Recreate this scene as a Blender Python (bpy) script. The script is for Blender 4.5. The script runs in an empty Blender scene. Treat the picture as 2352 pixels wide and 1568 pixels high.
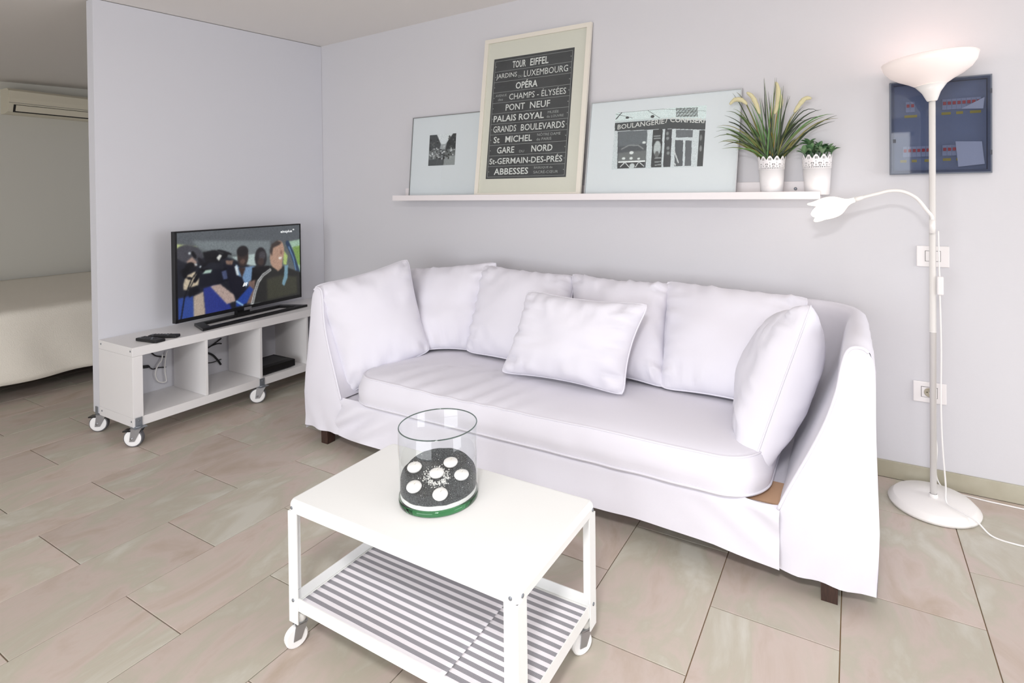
import bpy, bmesh, math, random
import numpy as np
from mathutils import Vector, Matrix, noise
PI = math.pi
random.seed(7)
S = bpy.context.scene
COL = S.collection

# ------------------------------------------------------------------ camera
W_PX, H_PX = 2352, 1568
CF, CCX, CCY = 1252.1849, 1272.436, 457.476
CYAW, CPITCH, CROLL = 0.5014, 0.0098, -0.01
CAM = np.array([.1373, -3.0594, 1.3759])
def _axes():
    F = np.array([-math.sin(CYAW)*math.cos(CPITCH), math.cos(CYAW)*math.cos(CPITCH), -math.sin(CPITCH)])
    R = np.cross(F, [0, 0, 1.]); R /= np.linalg.norm(R); U = np.cross(R, F)
    return math.cos(CROLL)*R+math.sin(CROLL)*U, -math.sin(CROLL)*R+math.cos(CROLL)*U, F
AR, AU, AF = _axes()
cd = bpy.data.cameras.new('camera'); cam = bpy.data.objects.new('camera', cd); COL.objects.link(cam)
cam.matrix_world = Matrix(((AR[0], AU[0], -AF[0], CAM[0]), (AR[1], AU[1], -AF[1], CAM[1]), (AR[2], AU[2], -AF[2], CAM[2]), (0, 0, 0, 1)))
cd.sensor_width = 36; cd.lens = CF*36/W_PX
cd.shift_x = (W_PX/2-CCX)/W_PX; cd.shift_y = (CCY-H_PX/2)/W_PX
cd.clip_start = .05
S.camera = cam
# ------------------------------------------------------------------ world, daylight, exposure
wd = bpy.data.worlds.new('daylight_sky'); S.world = wd; wd.use_nodes = True
wd.node_tree.nodes['Background'].inputs[0].default_value = (.80, .90, 1.0, 1)
wd.node_tree.nodes['Background'].inputs[1].default_value = .7
def area(name, loc, rot, sx, sy, power, col):
    l = bpy.data.lights.new(name, 'AREA'); l.shape = 'RECTANGLE'; l.size = sx; l.size_y = sy; l.energy = power; l.color = col
    o = bpy.data.objects.new(name, l); COL.objects.link(o); o.location = loc; o.rotation_euler = rot
    return o
area('window_daylight', (-.9, -6.22, 1.15), (PI/2, 0, 0), 3.5, 2.1, 84, (.97, .98, 1.0))          # glazed terrace door behind the camera
area('side_window_daylight', (4.42, -1.45, 1.35), (0, PI/2, 0), 1.9, 2.3, 50, (.97, .98, 1.0))      # wide side window, far right outside the picture
S.view_settings.view_transform = 'Standard'; S.view_settings.look = 'None'
S.view_settings.gamma = 1; S.view_settings.use_curve_mapping = False
S.view_settings.exposure = 0.45

# ------------------------------------------------------------------ pixel -> place
def ray(u, v): return AF+AR*(u-CCX)/CF-AU*(v-CCY)/CF
def onz(u, v, z=0.): r = ray(u, v); return Vector(CAM+r*(z-CAM[2])/r[2])
def ony(u, v, y=0.): r = ray(u, v); return Vector(CAM+r*(y-CAM[1])/r[1])
def onx(u, v, x=0.): r = ray(u, v); return Vector(CAM+r*(x-CAM[0])/r[0])
def onplane(u, v, p, n):
    r = Vector(ray(u, v)); c = Vector(CAM); return c+r*((Vector(p)-c).dot(n)/r.dot(n))

# ------------------------------------------------------------------ helpers
def lin(c):
    return tuple((x/12.92 if x <= .04045 else ((x+.055)/1.055)**2.4) for x in [q/255 for q in c])
MATS = {}
def mat(name, rgb, rough=.5, metal=0., bump=0., bscale=200., var=0., vscale=3., rgb2=None, emit=None, estr=0., coat=0., spec=.5, sheen=0., sss=0., stretch=None):
    m = bpy.data.materials.new(name); m.use_nodes = True; nt = m.node_tree; b = nt.nodes['Principled BSDF']
    c = lin(rgb)+(1,)
    b.inputs['Base Color'].default_value = c; b.inputs['Roughness'].default_value = rough; b.inputs['Metallic'].default_value = metal
    b.inputs['Specular IOR Level'].default_value = spec; b.inputs['Coat Weight'].default_value = coat; b.inputs['Sheen Weight'].default_value = sheen
    if sss: b.inputs['Subsurface Weight'].default_value = sss; b.inputs['Subsurface Radius'].default_value = (.01, .01, .01)
    tc = None
    def coords():
        nonlocal tc
        if tc is None:
            tc = nt.nodes.new('ShaderNodeTexCoord').outputs['Object']
            if stretch:
                mp = nt.nodes.new('ShaderNodeMapping'); mp.inputs['Scale'].default_value = stretch; nt.links.new(tc, mp.inputs[0]); tc = mp.outputs[0]
        return tc
    if rgb2:
        n = nt.nodes.new('ShaderNodeTexNoise'); n.inputs['Scale'].default_value = vscale; n.inputs['Detail'].default_value = 5; nt.links.new(coords(), n.inputs['Vector'])
        rp = nt.nodes.new('ShaderNodeValToRGB'); rp.color_ramp.elements[0].position = .38; rp.color_ramp.elements[1].position = .64
        rp.color_ramp.elements[0].color = c; rp.color_ramp.elements[1].color = lin(rgb2)+(1,)
        nt.links.new(n.outputs[0], rp.inputs[0]); nt.links.new(rp.outputs[0], b.inputs['Base Color'])
    if bump:
        n = nt.nodes.new('ShaderNodeTexNoise'); n.inputs['Scale'].default_value = bscale; n.inputs['Detail'].default_value = 3; nt.links.new(coords(), n.inputs['Vector'])
        bp = nt.nodes.new('ShaderNodeBump'); bp.inputs['Strength'].default_value = bump; bp.inputs['Distance'].default_value = .004
        nt.links.new(n.outputs[0], bp.inputs['Height']); nt.links.new(bp.outputs[0], b.inputs['Normal'])
    if emit: b.inputs['Emission Color'].default_value = lin(emit)+(1,); b.inputs['Emission Strength'].default_value = estr
    MATS[name] = m
    return m
class MB:
    """collects shapes, builds ONE mesh object"""
    def __init__(s): s.v = []; s.f = []; s.m = []; s.sm = []
    def add(s, vs, fs, mi=0, smooth=False):
        o = len(s.v); s.v += [tuple(p) for p in vs]; s.f += [tuple(i+o for i in f) for f in fs]; s.m += [mi]*len(fs); s.sm += [smooth]*len(fs); return s
    def box(s, a, b, mi=0, bev=0.):
        x0, y0, z0 = [min(p, q) for p, q in zip(a, b)]; x1, y1, z1 = [max(p, q) for p, q in zip(a, b)]
        if not bev:
            vs = [(x0,y0,z0),(x1,y0,z0),(x1,y1,z0),(x0,y1,z0),(x0,y0,z1),(x1,y0,z1),(x1,y1,z1),(x0,y1,z1)]
            return s.add(vs, [(0,3,2,1),(4,5,6,7),(0,1,5,4),(1,2,6,5),(2,3,7,6),(3,0,4,7)], mi)
        bm = bmesh.new(); bmesh.ops.create_cube(bm, size=1)
        for v in bm.verts: v.co = Vector(((x0+x1)/2+v.co.x*(x1-x0), (y0+y1)/2+v.co.y*(y1-y0), (z0+z1)/2+v.co.z*(z1-z0)))
        bmesh.ops.bevel(bm, geom=bm.edges[:], offset=bev, segments=2, profile=.5, affect='EDGES')
        bm.verts.index_update(); s.add([v.co[:] for v in bm.verts], [[v.index for v in f.verts] for f in bm.faces], mi); bm.free(); return s
    def tube(s, pts, r, n=10, mi=0, closed=False, smooth=True, cap=True):
        pts = [Vector(p) for p in pts]; N = len(pts); rs = r if isinstance(r, (list, tuple)) else [r]*N
        T = []
        for i in range(N):
            a = pts[(i-1) % N] if closed or i > 0 else pts[i]; b = pts[(i+1) % N] if closed or i < N-1 else pts[i]
            t = (b-a); T.append(t.normalized() if t.length > 1e-9 else Vector((0, 0, 1)))
        up = Vector((0, 0, 1)) if abs(T[0].z) < .9 else Vector((1, 0, 0)); nn = (up-T[0]*up.dot(T[0])).normalized()
        vs = []
        for i in range(N):
            nn = nn-T[i]*nn.dot(T[i]); nn = nn.normalized() if nn.length > 1e-6 else T[i].orthogonal().normalized()
            bb = T[i].cross(nn)
            vs += [pts[i]+(nn*math.cos(2*PI*k/n)+bb*math.sin(2*PI*k/n))*rs[i] for k in range(n)]
        fs = []
        for i in range(N if closed else N-1):
            j = (i+1) % N
            fs += [(i*n+k, i*n+(k+1) % n, j*n+(k+1) % n, j*n+k) for k in range(n)]
        if not closed and cap: fs += [tuple(range(n-1, -1, -1)), tuple((N-1)*n+k for k in range(n))]
        return s.add(vs, fs, mi, smooth)
    def lathe(s, prof, c=(0, 0, 0), n=32, mi=0, smooth=True, axis='z', cap=True):
        vs = []; fs = []; M = len(prof)
        for r, z in prof:
            for k in range(n):
                a = 2*PI*k/n; p = (r*math.cos(a), r*math.sin(a), z)
                if axis == 'y': p = (p[0], p[2], p[1])
                if axis == 'x': p = (p[2], p[0], p[1])
                vs.append((c[0]+p[0], c[1]+p[1], c[2]+p[2]))
        for i in range(M-1): fs += [(i*n+k, i*n+(k+1) % n, (i+1)*n+(k+1) % n, (i+1)*n+k) for k in range(n)]
        if cap and prof[0][0] > 1e-5: fs.append(tuple(range(n-1, -1, -1)))
        if cap and prof[-1][0] > 1e-5: fs.append(tuple((M-1)*n+k for k in range(n)))
        return s.add(vs, fs, mi, smooth)
    def cyl(s, a, b, r, n=16, mi=0): return s.tube([a, b], r, n, mi, smooth=True)
    def prism(s, poly, z0, z1, mi=0):
        n = len(poly); vs = [(x, y, z0) for x, y in poly]+[(x, y, z1) for x, y in poly]
        return s.add(vs, [tuple(range(n-1, -1, -1)), tuple(range(n, 2*n))]+[(i, (i+1) % n, n+(i+1) % n, n+i) for i in range(n)], mi)
    def build(s, name, mats, parent=None, fix=True):
        me = bpy.data.meshes.new(name); me.from_pydata(s.v, [], s.f)
        for m in (mats if isinstance(mats, (list, tuple)) else [mats]): me.materials.append(m)
        me.polygons.foreach_set('material_index', s.m); me.polygons.foreach_set('use_smooth', s.sm)
        if fix:
            bm = bmesh.new(); bm.from_mesh(me); bmesh.ops.recalc_face_normals(bm, faces=bm.faces[:]); bm.to_mesh(me); bm.free()
        me.update()
        o = bpy.data.objects.new(name, me); COL.objects.link(o)
        if parent is not None: attach(o, parent)
        return o
def world_of(p):
    m = p.matrix_basis.copy(); q = p.parent
    c = p
    while q is not None: m = q.matrix_basis @ c.matrix_parent_inverse @ m; c = q; q = q.parent
    return m
def attach(o, p):
    """parts are built in room coordinates; keep them there under a moved parent"""
    o.parent = p; o.matrix_parent_inverse = world_of(p).inverted()
def tag(o, label, cat=None, group=None, kind=None):
    if label: o['label'] = label
    if cat: o['category'] = cat
    if group: o['group'] = group
    if kind: o['kind'] = kind
    return o
def thing(name, loc, label, cat, group=None):
    o = bpy.data.objects.new(name, None); COL.objects.link(o); o.location = loc; o.empty_display_size = .05
    return tag(o, label, cat, group)
def struct(o): o['kind'] = 'structure'; return o
def box(name, a, b, m, parent=None, bev=0.): return MB().box(a, b, 0, bev).build(name, m, parent)
def spline(pts, n=8):
    P = [Vector(p) for p in pts]; out = []
    for i in range(len(P)-1):
        a = P[max(i-1, 0)]; b = P[i]; c = P[i+1]; d = P[min(i+2, len(P)-1)]
        for k in range(n):
            t = k/n; out.append(.5*((2*b)+(c-a)*t+(2*a-5*b+4*c-d)*t*t+(3*b-a-3*c+d)*t**3))
    out.append(P[-1]); return out
def shade(o):
    for p in o.data.polygons: p.use_smooth = True
    return o
def nz(x, y, z=0.): return noise.noise(Vector((x, y, z)))

# ------------------------------------------------------------------ materials
M_wall = mat('white_wall_paint', (213, 212, 216), .85, bump=.08, bscale=60)
M_panel = mat('white_panel_paint', (214, 214, 220), .75, bump=.03, bscale=60)
M_ceil = mat('white_ceiling_paint', (236, 232, 228), .9)
M_bedwall = mat('bedroom_wall_paint', (228, 226, 217), .88)
M_grout = mat('tan_grout', (150, 124, 92), .9, bump=.2, bscale=300)
M_skirt = mat('skirting_tile', (186, 182, 164), .5, rgb2=(172, 166, 146), vscale=6)
M_fab = mat('white_cotton', (231, 229, 238), .92, bump=.12, bscale=900, sheen=.15, spec=.2)
M_tan = mat('tan_bounce_tint', (196, 160, 130), .95)  # tan stands for warm bounce light, not for a cloth
M_wood = mat('dark_brown_wood', (66, 44, 36), .45, rgb2=(50, 33, 28), vscale=30, stretch=(8, 8, 1))
M_whitemetal = mat('white_powder_coat', (244, 245, 243), .38)
M_lam = mat('white_laminate', (232, 230, 230), .45)
M_lamp = mat('white_lamp_enamel', (244, 241, 238), .35)
M_steel = mat('zinc_steel', (176, 178, 182), .3, metal=.9)
M_steel2 = mat('grey_steel_plate', (142, 147, 154), .45, metal=.6)
M_wheel = mat('white_nylon', (246, 246, 246), .4)
M_tyre = mat('grey_rubber', (104, 104, 108), .7)
M_black = mat('black_plastic', (18, 18, 20), .3)
M_blackm = mat('matt_black_plastic', (26, 26, 28), .55)
M_cordw = mat('white_cable', (240, 238, 236), .5)
M_plastic = mat('white_plastic', (238, 234, 234), .35)
M_dark = mat('dark_gap', (40, 38, 36), .8)

def tile_mat():
    m = bpy.data.materials.new('beige_slate_tile'); m.use_nodes = True; nt = m.node_tree; b = nt.nodes['Principled BSDF']; L = nt.links.new
    geo = nt.nodes.new('ShaderNodeNewGeometry'); oi = nt.nodes.new('ShaderNodeObjectInfo')
    add = nt.nodes.new('ShaderNodeVectorMath'); add.operation = 'MULTIPLY_ADD'
    comb = nt.nodes.new('ShaderNodeCombineXYZ'); L(oi.outputs['Random'], comb.inputs[2])
    sc = nt.nodes.new('ShaderNodeVectorMath'); sc.operation = 'SCALE'; sc.inputs['Scale'].default_value = 40; L(comb.outputs[0], sc.inputs[0])
    L(geo.outputs['Position'], add.inputs[0]); add.inputs[1].default_value = (1.5, .8, 1); L(sc.outputs[0], add.inputs[2])
    n1 = nt.nodes.new('ShaderNodeTexNoise'); n1.inputs['Scale'].default_value = 3.2; n1.inputs['Detail'].default_value = 7; n1.inputs['Roughness'].default_value = .6; n1.inputs['Distortion'].default_value = .6; L(add.outputs[0], n1.inputs['Vector'])
    r1 = nt.nodes.new('ShaderNodeValToRGB'); e = r1.color_ramp.elements
    e[0].position = .30; e[0].color = lin((183, 167, 152))+(1,); e[1].position = .70; e[1].color = lin((203, 200, 189))+(1,)
    k = e.new(.46); k.color = lin((198, 184, 175))+(1,); k = e.new(.56); k.color = lin((188, 182, 167))+(1,)
    L(n1.outputs[0], r1.inputs[0])
    mx = nt.nodes.new('ShaderNodeMix'); mx.data_type = 'RGBA'; mx.blend_type = 'MULTIPLY'
    rr = nt.nodes.new('ShaderNodeMapRange'); rr.inputs[3].default_value = .93; rr.inputs[4].default_value = 1.05; L(oi.outputs['Random'], rr.inputs[0])
    cc = nt.nodes.new('ShaderNodeCombineColor'); [L(rr.outputs[0], cc.inputs[i]) for i in range(3)]
    mx.inputs[0].default_value = 1; L(r1.outputs[0], mx.inputs[6]); L(cc.outputs[0], mx.inputs[7]); L(mx.outputs[2], b.inputs['Base Color'])
    n2 = nt.nodes.new('ShaderNodeTexNoise'); n2.inputs['Scale'].default_value = 22; n2.inputs['Detail'].default_value = 6; L(add.outputs[0], n2.inputs['Vector'])
    bp = nt.nodes.new('ShaderNodeBump'); bp.inputs['Strength'].default_value = .18; bp.inputs['Distance'].default_value = .004; L(n2.outputs[0], bp.inputs['Height']); L(bp.outputs[0], b.inputs['Normal'])
    b.inputs['Roughness'].default_value = .46; b.inputs['Specular IOR Level'].default_value = .35
    return m
M_tile = tile_mat()
def glass_mat(name, col, rough=0., ior=1.45, vol=None):
    m = bpy.data.materials.new(name); m.use_nodes = True; nt = m.node_tree; b = nt.nodes['Principled BSDF']
    b.inputs['Base Color'].default_value = lin(col)+(1,); b.inputs['Roughness'].default_value = rough; b.inputs['Transmission Weight'].default_value = 1; b.inputs['IOR'].default_value = ior
    return m
def pane_mat(name, tint, ior=1.5, boost=1.):
    """thin sheet: see-through with a Fresnel mirror on top"""
    m = bpy.data.materials.new(name); m.use_nodes = True; nt = m.node_tree; nt.nodes.remove(nt.nodes['Principled BSDF']); L = nt.links.new
    t = nt.nodes.new('ShaderNodeBsdfTransparent'); t.inputs[0].default_value = lin(tint)+(1,)
    g = nt.nodes.new('ShaderNodeBsdfGlossy'); g.inputs['Roughness'].default_value = .03; g.inputs[0].default_value = (boost, boost, boost, 1)
    f = nt.nodes.new('ShaderNodeFresnel'); f.inputs[0].default_value = ior
    ge = nt.nodes.new('ShaderNodeNewGeometry'); iv = nt.nodes.new('ShaderNodeMath'); iv.operation = 'SUBTRACT'; iv.inputs[0].default_value = 1; L(ge.outputs['Backfacing'], iv.inputs[1])
    mu = nt.nodes.new('ShaderNodeMath'); mu.operation = 'MULTIPLY'; L(f.outputs[0], mu.inputs[0]); L(iv.outputs[0], mu.inputs[1])
    mx = nt.nodes.new('ShaderNodeMixShader'); L(mu.outputs[0], mx.inputs[0]); L(t.outputs[0], mx.inputs[1]); L(g.outputs[0], mx.inputs[2]); L(mx.outputs[0], nt.nodes['Material Output'].inputs[0])
    return m
M_pane = pane_mat('picture_glass', (252, 254, 254))
M_smoke = pane_mat('smoked_door', (214, 219, 230), 1.5)
M_glass = pane_mat('clear_glass', (253, 254, 254))
M_rim = glass_mat('glass_rim', (120, 140, 132))
M_green = glass_mat('green_glass_base', (70, 140, 90))
def attr_mat(name, emit=0., rough=.6):
    m = bpy.data.materials.new(name); m.use_nodes = True; nt = m.node_tree; b = nt.nodes['Principled BSDF']
    a = nt.nodes.new('ShaderNodeAttribute'); a.attribute_name = 'print_colour'
    if emit:
        b.inputs['Base Color'].default_value = (.004, .004, .005, 1); nt.links.new(a.outputs[0], b.inputs['Emission Color']); b.inputs['Emission Strength'].default_value = emit
    else: nt.links.new(a.outputs[0], b.inputs['Base Color'])
    b.inputs['Roughness'].default_value = rough
    return m
M_screen = attr_mat('lit_screen', .8, .12)
M_photo = attr_mat('photo_print')

# ------------------------------------------------------------------ the room
PX = -3.7299            # face of the rolling partition
CEIL = lambda x, y: 2.6187+.0199*(x+3.73)+.05*y
RX, FX, FY = 4.4, -7.0, -6.2
b = MB(); b.box((FX-.1, FY-.1, -.12), (RX+.1, .1, -.006)); floor = struct(b.build('floor', M_grout))
XL = [.5, .098, -.285, -.653, -1.015, -1.378, -1.728, -2.075, -2.42, -2.79, -3.115]
for k in range(12): XL.append(XL[-1]-.36)
XL = [.5+.385*k for k in range(11, 0, -1)]+XL
far_tiles = MB()
tcache = {}
for i in range(len(XL)-1):
    x1, x0 = min(XL[i], RX), max(XL[i+1], FX)
    if x1-x0 < .02: continue
    off = -1.535 if (i % 2 == 1) else -1.235
    ys = [off+.6*k for k in range(-9, 4)]
    for k in range(len(ys)-1):
        y0, y1 = max(ys[k], FY), min(ys[k+1], -.012)
        if y1-y0 < .02: continue
        if y1 < -2.9 or x0 > 1.6:      # behind the camera or out of the picture: one joined field
            far_tiles.box((x0+.0016, y0+.0016, -.006), (x1-.0016, y1-.0016, 0)); continue
        key = (round(x1-x0, 3), round(y1-y0, 3))
        if key not in tcache:
            w, l = key[0]/2-.0016, key[1]/2-.0016; z = .001
            m_ = MB().add([(-w,-l,-.006),(w,-l,-.006),(w,l,-.006),(-w,l,-.006),(-w,-l,-z),(w,-l,-z),(w,l,-z),(-w,l,-z),(-w+z,-l+z,0),(w-z,-l+z,0),(w-z,l-z,0),(-w+z,l-z,0)],
                [(8,9,10,11)]+[(a, (a+1) % 4, 4+(a+1) % 4, 4+a) for a in range(4)]+[(4+a, 4+(a+1) % 4, 8+(a+1) % 4, 8+a) for a in range(4)])
            o = m_.build('floor_tile', M_tile); tcache[key] = o.data
        else:
            o = bpy.data.objects.new('floor_tile', tcache[key]); COL.objects.link(o)
        o.location = ((x0+x1)/2, (y0+y1)/2, 0); o.parent = floor
o = far_tiles.build('floor_tile_field', M_tile, floor); o['kind'] = 'stuff'
b = MB(); b.box((FX, 0, -.006), (RX, .1, 2.9)); struct(b.build('wall_back', M_wall))
b = MB(); b.box((FX-.1, FY, -.006), (FX, 0, 2.9)); struct(b.build('wall_bedroom', M_bedwall))
# right wall with the wide side window, front wall with the terrace door opening (both outside the picture)
b = MB(); b.box((RX, FY, -.006), (RX+.1, -2.6, 2.9)).box((RX, -.3, -.006), (RX+.1, 0, 2.9)).box((RX, -2.6, -.006), (RX+.1, -.3, .4)).box((RX, -2.6, 2.3), (RX+.1, -.3, 2.9)); struct(b.build('wall_right', M_wall))
b = MB(); b.box((FX, FY-.1, -.006), (-2.7, FY, 2.9)).box((.9, FY-.1, -.006), (RX, FY, 2.9)).box((-2.7, FY-.1, 2.2), (.9, FY, 2.9)); struct(b.build('wall_front', M_wall))
b = MB()
for xx in (-2.7, -.93, .84): b.box((xx, FY-.08, 0), (xx+.06, FY-.03, 2.2))
b.box((-2.7, FY-.08, 2.14), (.9, FY-.03, 2.2)); struct(b.build('door_1', M_plastic))
b = MB(); b.add([(FX-.1, FY-.1, CEIL(FX-.1, FY-.1)), (RX+.1, FY-.1, CEIL(RX+.1, FY-.1)), (RX+.1, .1, CEIL(RX+.1, .1)), (FX-.1, .1, CEIL(FX-.1, .1)),
    (FX-.1, FY-.1, 2.95), (RX+.1, FY-.1, 2.95), (RX+.1, .1, 2.95), (FX-.1, .1, 2.95)], [(0,1,2,3),(4,7,6,5),(0,4,5,1),(1,5,6,2),(2,6,7,3),(3,7,4,0)]); struct(b.build('ceiling', M_ceil))
bb = bpy.data.objects.new('baseboard_back', None); COL.objects.link(bb); struct(bb)
for k in range(19):
    x0 = FX+.6*k+.02; x1 = min(x0+.598, RX-.001)
    MB().box((x0, -.012, 0), (x1, 0, .08), bev=.0015).build('skirting_tile', M_skirt, bb)
bb = bpy.data.objects.new('baseboard_bedroom', None); COL.objects.link(bb); struct(bb)
for k in range(10):
    y1 = -.014-.6*k; MB().box((FX, y1-.598, 0), (FX+.012, y1, .08)).build('skirting_tile', M_skirt, bb)

# added fill lamp, unseen behind the camera, to brighten table and floor
cl = thing('added_fill_lamp', (.2, -3.5, CEIL(.2, -3.5)), 'added round fill lamp on the ceiling, out of view, facing the sofa', 'lamp')
zc0 = CEIL(.2, -3.5)-.025
MB().lathe([(.10, zc0+.01), (.21, zc0), (.22, zc0-.03), (.19, zc0-.06), (.10, zc0-.075), (.001, zc0-.08)], (.2, -3.5, 0), 40).build('fill_lamp_shade', mat('fill_lamp_glow', (250, 246, 240), .4, emit=(255, 240, 226), estr=2.0), cl)
MB().lathe([(.11, zc0+.0105), (.11, zc0+.022)], (.2, -3.5, 0), 24).build('fill_lamp_plate', M_lamp, cl)
la = area('fill_light', (.2, -3.5, zc0-.085), (0, 0, 0), .4, .4, 44, (1.0, .985, .99)); la.data.shape = 'DISK'; attach(la, cl)
# ------------------------------------------------------------------ rolling media unit with tall partition panel
XC, Y0, ZB = -3.3399, -1.5572, .1108
T_, CELL, DV, HH = .05, .335, .016, .44
ZT = ZB+HH
unit = thing('rolling_partition_unit', (XC-.2, Y0+.74, 0), 'white open-cell television bench on castors with a tall white partition panel behind it', 'room divider')
YE = Y0+2*T_+4*CELL+3*DV
pb = MB(); PT = .075
yb = -.0015
def pcol(x, y): return [(x, y, .118), (x, y, CEIL(x, y)-.004)]
q = [pcol(PX, Y0)[0], pcol(PX, yb)[0], pcol(PX-PT, yb)[0], pcol(PX-PT, Y0)[0], pcol(PX, Y0)[1], pcol(PX, yb)[1], pcol(PX-PT, yb)[1], pcol(PX-PT, Y0)[1]]
pb.add(q, [(0,3,2,1),(4,5,6,7),(0,1,5,4),(1,2,6,5),(2,3,7,6),(3,0,4,7)]); pb.build('partition_panel', M_panel, unit)
g = .0006
box('top_board', (PX+g, Y0, ZT-T_), (XC, YE, ZT), M_lam, unit, .0012)
box('bottom_board', (PX+g, Y0, ZB), (XC, YE, ZB+T_), M_lam, unit, .0012)
box('end_board', (PX+g, Y0, ZB+T_+g), (XC, Y0+T_, ZT-T_-g), M_lam, unit, .0012)
box('end_board', (PX+g, YE-T_, ZB+T_+g), (XC, YE, ZT-T_-g), M_lam, unit, .0012)
for k in range(1, 4):
    ya = Y0+T_+CELL*k+DV*(k-1); box('divider', (PX+.03, ya, ZB+T_+g), (XC-.002, ya+DV, ZT-T_-g), M_lam, unit, .0008)
for (px, pz) in ((.02, ZT-.02), (.02, ZB+.03), (.36, ZT-.02), (.36, ZB+.03)):
    MB().lathe([(.005, 0), (.005, .0015), (.003, .002)], (XC-px, Y0, 0), 10).build('screw_cap', M_steel2, unit).location
for o in list(unit.children):
    if o.name.startswith('screw_cap'):
        i = int(o.name.split('.')[1]) if '.' in o.name else 0
        px, pz = ((.02, ZT-.02), (.02, ZB+.03), (.36, ZT-.02), (.36, ZB+.03))[i]
        o.data.clear_geometry(); t = MB().lathe([(.0055, 0), (.0055, -.0015), (.003, -.002)], (XC-px, Y0, pz), 10, axis='y')
        o.data.from_pydata(t.v, [], t.f)
def castor(x, y, ang, parent, r=.05, plate=None, brake=True):
    """swivel castor with steel fork; ang = direction the wheel rolls (about z)"""
    ca, sa = math.cos(ang), math.sin(ang)
    def P(fx, sy, z): return (x+fx*ca-sy*sa, y+fx*sa+sy*ca, z)
    off = -.022
    b = MB()
    for s in (-1, 1):
        w = .019*s
        poly = [(off-.013, r-.016), (off+.013, r-.016), (.026, r*2+.003), (-.026, r*2+.003)]
        vs = [P(px, w, pz) for px, pz in poly]+[P(px, w+.003*s, pz) for px, pz in poly]
        b.add(vs, [(3,2,1,0),(4,5,6,7)]+[(i, (i+1) % 4, 4+(i+1) % 4, 4+i) for i in range(4)])
    vs = [P(px, sy, pz) for pz in (r*2+.001, r*2+.006) for px, sy in ((-.027,-.022),(.027,-.022),(.027,.022),(-.027,.022))]
    b.add(vs, [(0,3,2,1),(4,5,6,7)]+[(i, (i+1) % 4, 4+(i+1) % 4, 4+i) for i in range(4)])
    c = b.build('castor', M_steel, parent)
    MB().lathe([(.019, r*2+.004), (.021, r*2+.012), (.016, r*2+.016), (.012, ZB+.001)], (x, y, 0), 20).build('swivel_head', M_steel2, c)
    def wheel(name, prof, m):
        b = MB(); n = 28; vs = []; fs = []
        for rr, ww in prof:
            for k in range(n): a = 2*PI*k/n; vs.append(P(off+rr*math.cos(a), ww, r+rr*math.sin(a)))
        for i in range(len(prof)-1): fs += [(i*n+k, i*n+(k+1) % n, (i+1)*n+(k+1) % n, (i+1)*n+k) for k in range(n)]
        fs += [tuple(range(n)), tuple((len(prof)-1)*n+k for k in range(n))]
        b.add(vs, fs, 0, False); return b.build(name, m, c)
    wheel('tyre', [(r-.006, -.013), (r-.001, -.011), (r, 0), (r-.001, .011), (r-.006, .013)], M_tyre)
    wheel('wheel', [(.012, -.0165), (.036, -.0155), (r-.006, -.0135), (r-.006, .0135), (.036, .0155), (.012, .0165)], M_wheel)
    MB().tube([P(off, -.025, r), P(off, .025, r)], .006, 10).build('axle', M_steel, c)
    if brake:
        vs = [P(fx, sy, z) for z, ex in ((r*2-.012, 0), (r*2-.006, 0)) for fx, sy in ((-.07, -.02), (-.012, -.02), (-.012, .02), (-.07, .02))]
        MB().add(vs, [(0,3,2,1),(4,5,6,7)]+[(i, (i+1) % 4, 4+(i+1) % 4, 4+i) for i in range(4)]).build('brake_lever', M_black, c)
    if plate == 'front':
        b = MB().box((XC+.001, y-.017, ZB-.004), (XC+.005, y+.017, ZB+.05), bev=.001); b.box((XC-.03, y-.03, ZB-.004), (XC+.03, y+.03, ZB-.0005)); b.lathe([(.005, .005), (.004, .008)], (XC, y, ZB+.034), 10, axis='x')
        b.build('angle_bracket', M_steel2, c)
    if plate == 'rear':
        b = MB().box((x-.03, y-.03, ZB-.003), (x+.03, y+.03, ZB+.0065)); b.box((x-.012, Y0-.005, ZB), (x+.014, Y0-.0015, ZB+.045)); b.build('angle_bracket', M_steel2, c)
    return c
castor(XC-.005, Y0+.025, math.radians(35), unit, plate='front', brake=True)
castor(XC-.005, Y0+T_+2*CELL+1.5*DV, math.radians(48), unit, plate='front', brake=False)
castor(PX-.03, Y0+.03, math.radians(38), unit, plate='rear')
castor(XC-.005, YE-.03, math.radians(30), unit, plate='front', brake=False)
castor(PX-.03, YE-.03, math.radians(20), unit, plate=None, brake=False)
# cables in the open cells
def cable(name, pts, r, m, label, group=None, n=7):
    o = MB().tube(spline(pts, 8), r, n).build(name, m); tag(o, label, 'cable', group); return o
xk = PX+.014
zc = ZB+T_
def cz(zx, zy, d=0.): return onx(190+zx/4.4377, 740+zy/4.4377, xk+d)
def ch(pts, d=0.): return [cz(x, y, d) for x, y in pts]
cable('aerial_cable', ch([(690, 300), (715, 322), (745, 341), (800, 350), (848, 352)]), .0042, M_blackm, 'short black cable arching high behind the end cell of the bench')
cable('power_cable', ch([(610, 455), (680, 460), (715, 477), (770, 462), (830, 458), (848, 456)]), .0032, M_blackm, 'black lead with a thick plug inside the end cell of the bench')
MB().tube(ch([(585, 457), (630, 454), (665, 450), (684, 452)]), [.008, .010, .010, .004], 10).build('plug', M_blackm, bpy.data.objects['power_cable'])
cable('white_cable', ch([(862, 290), (850, 330), (838, 420), (838, 500), (848, 560), (850, 600), (810, 612), (765, 595), (742, 545), (745, 490), (770, 430), (800, 390), (815, 330)], .016), .0042, M_cordw, 'white cable hanging in a loop inside the end cell of the bench')
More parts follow.
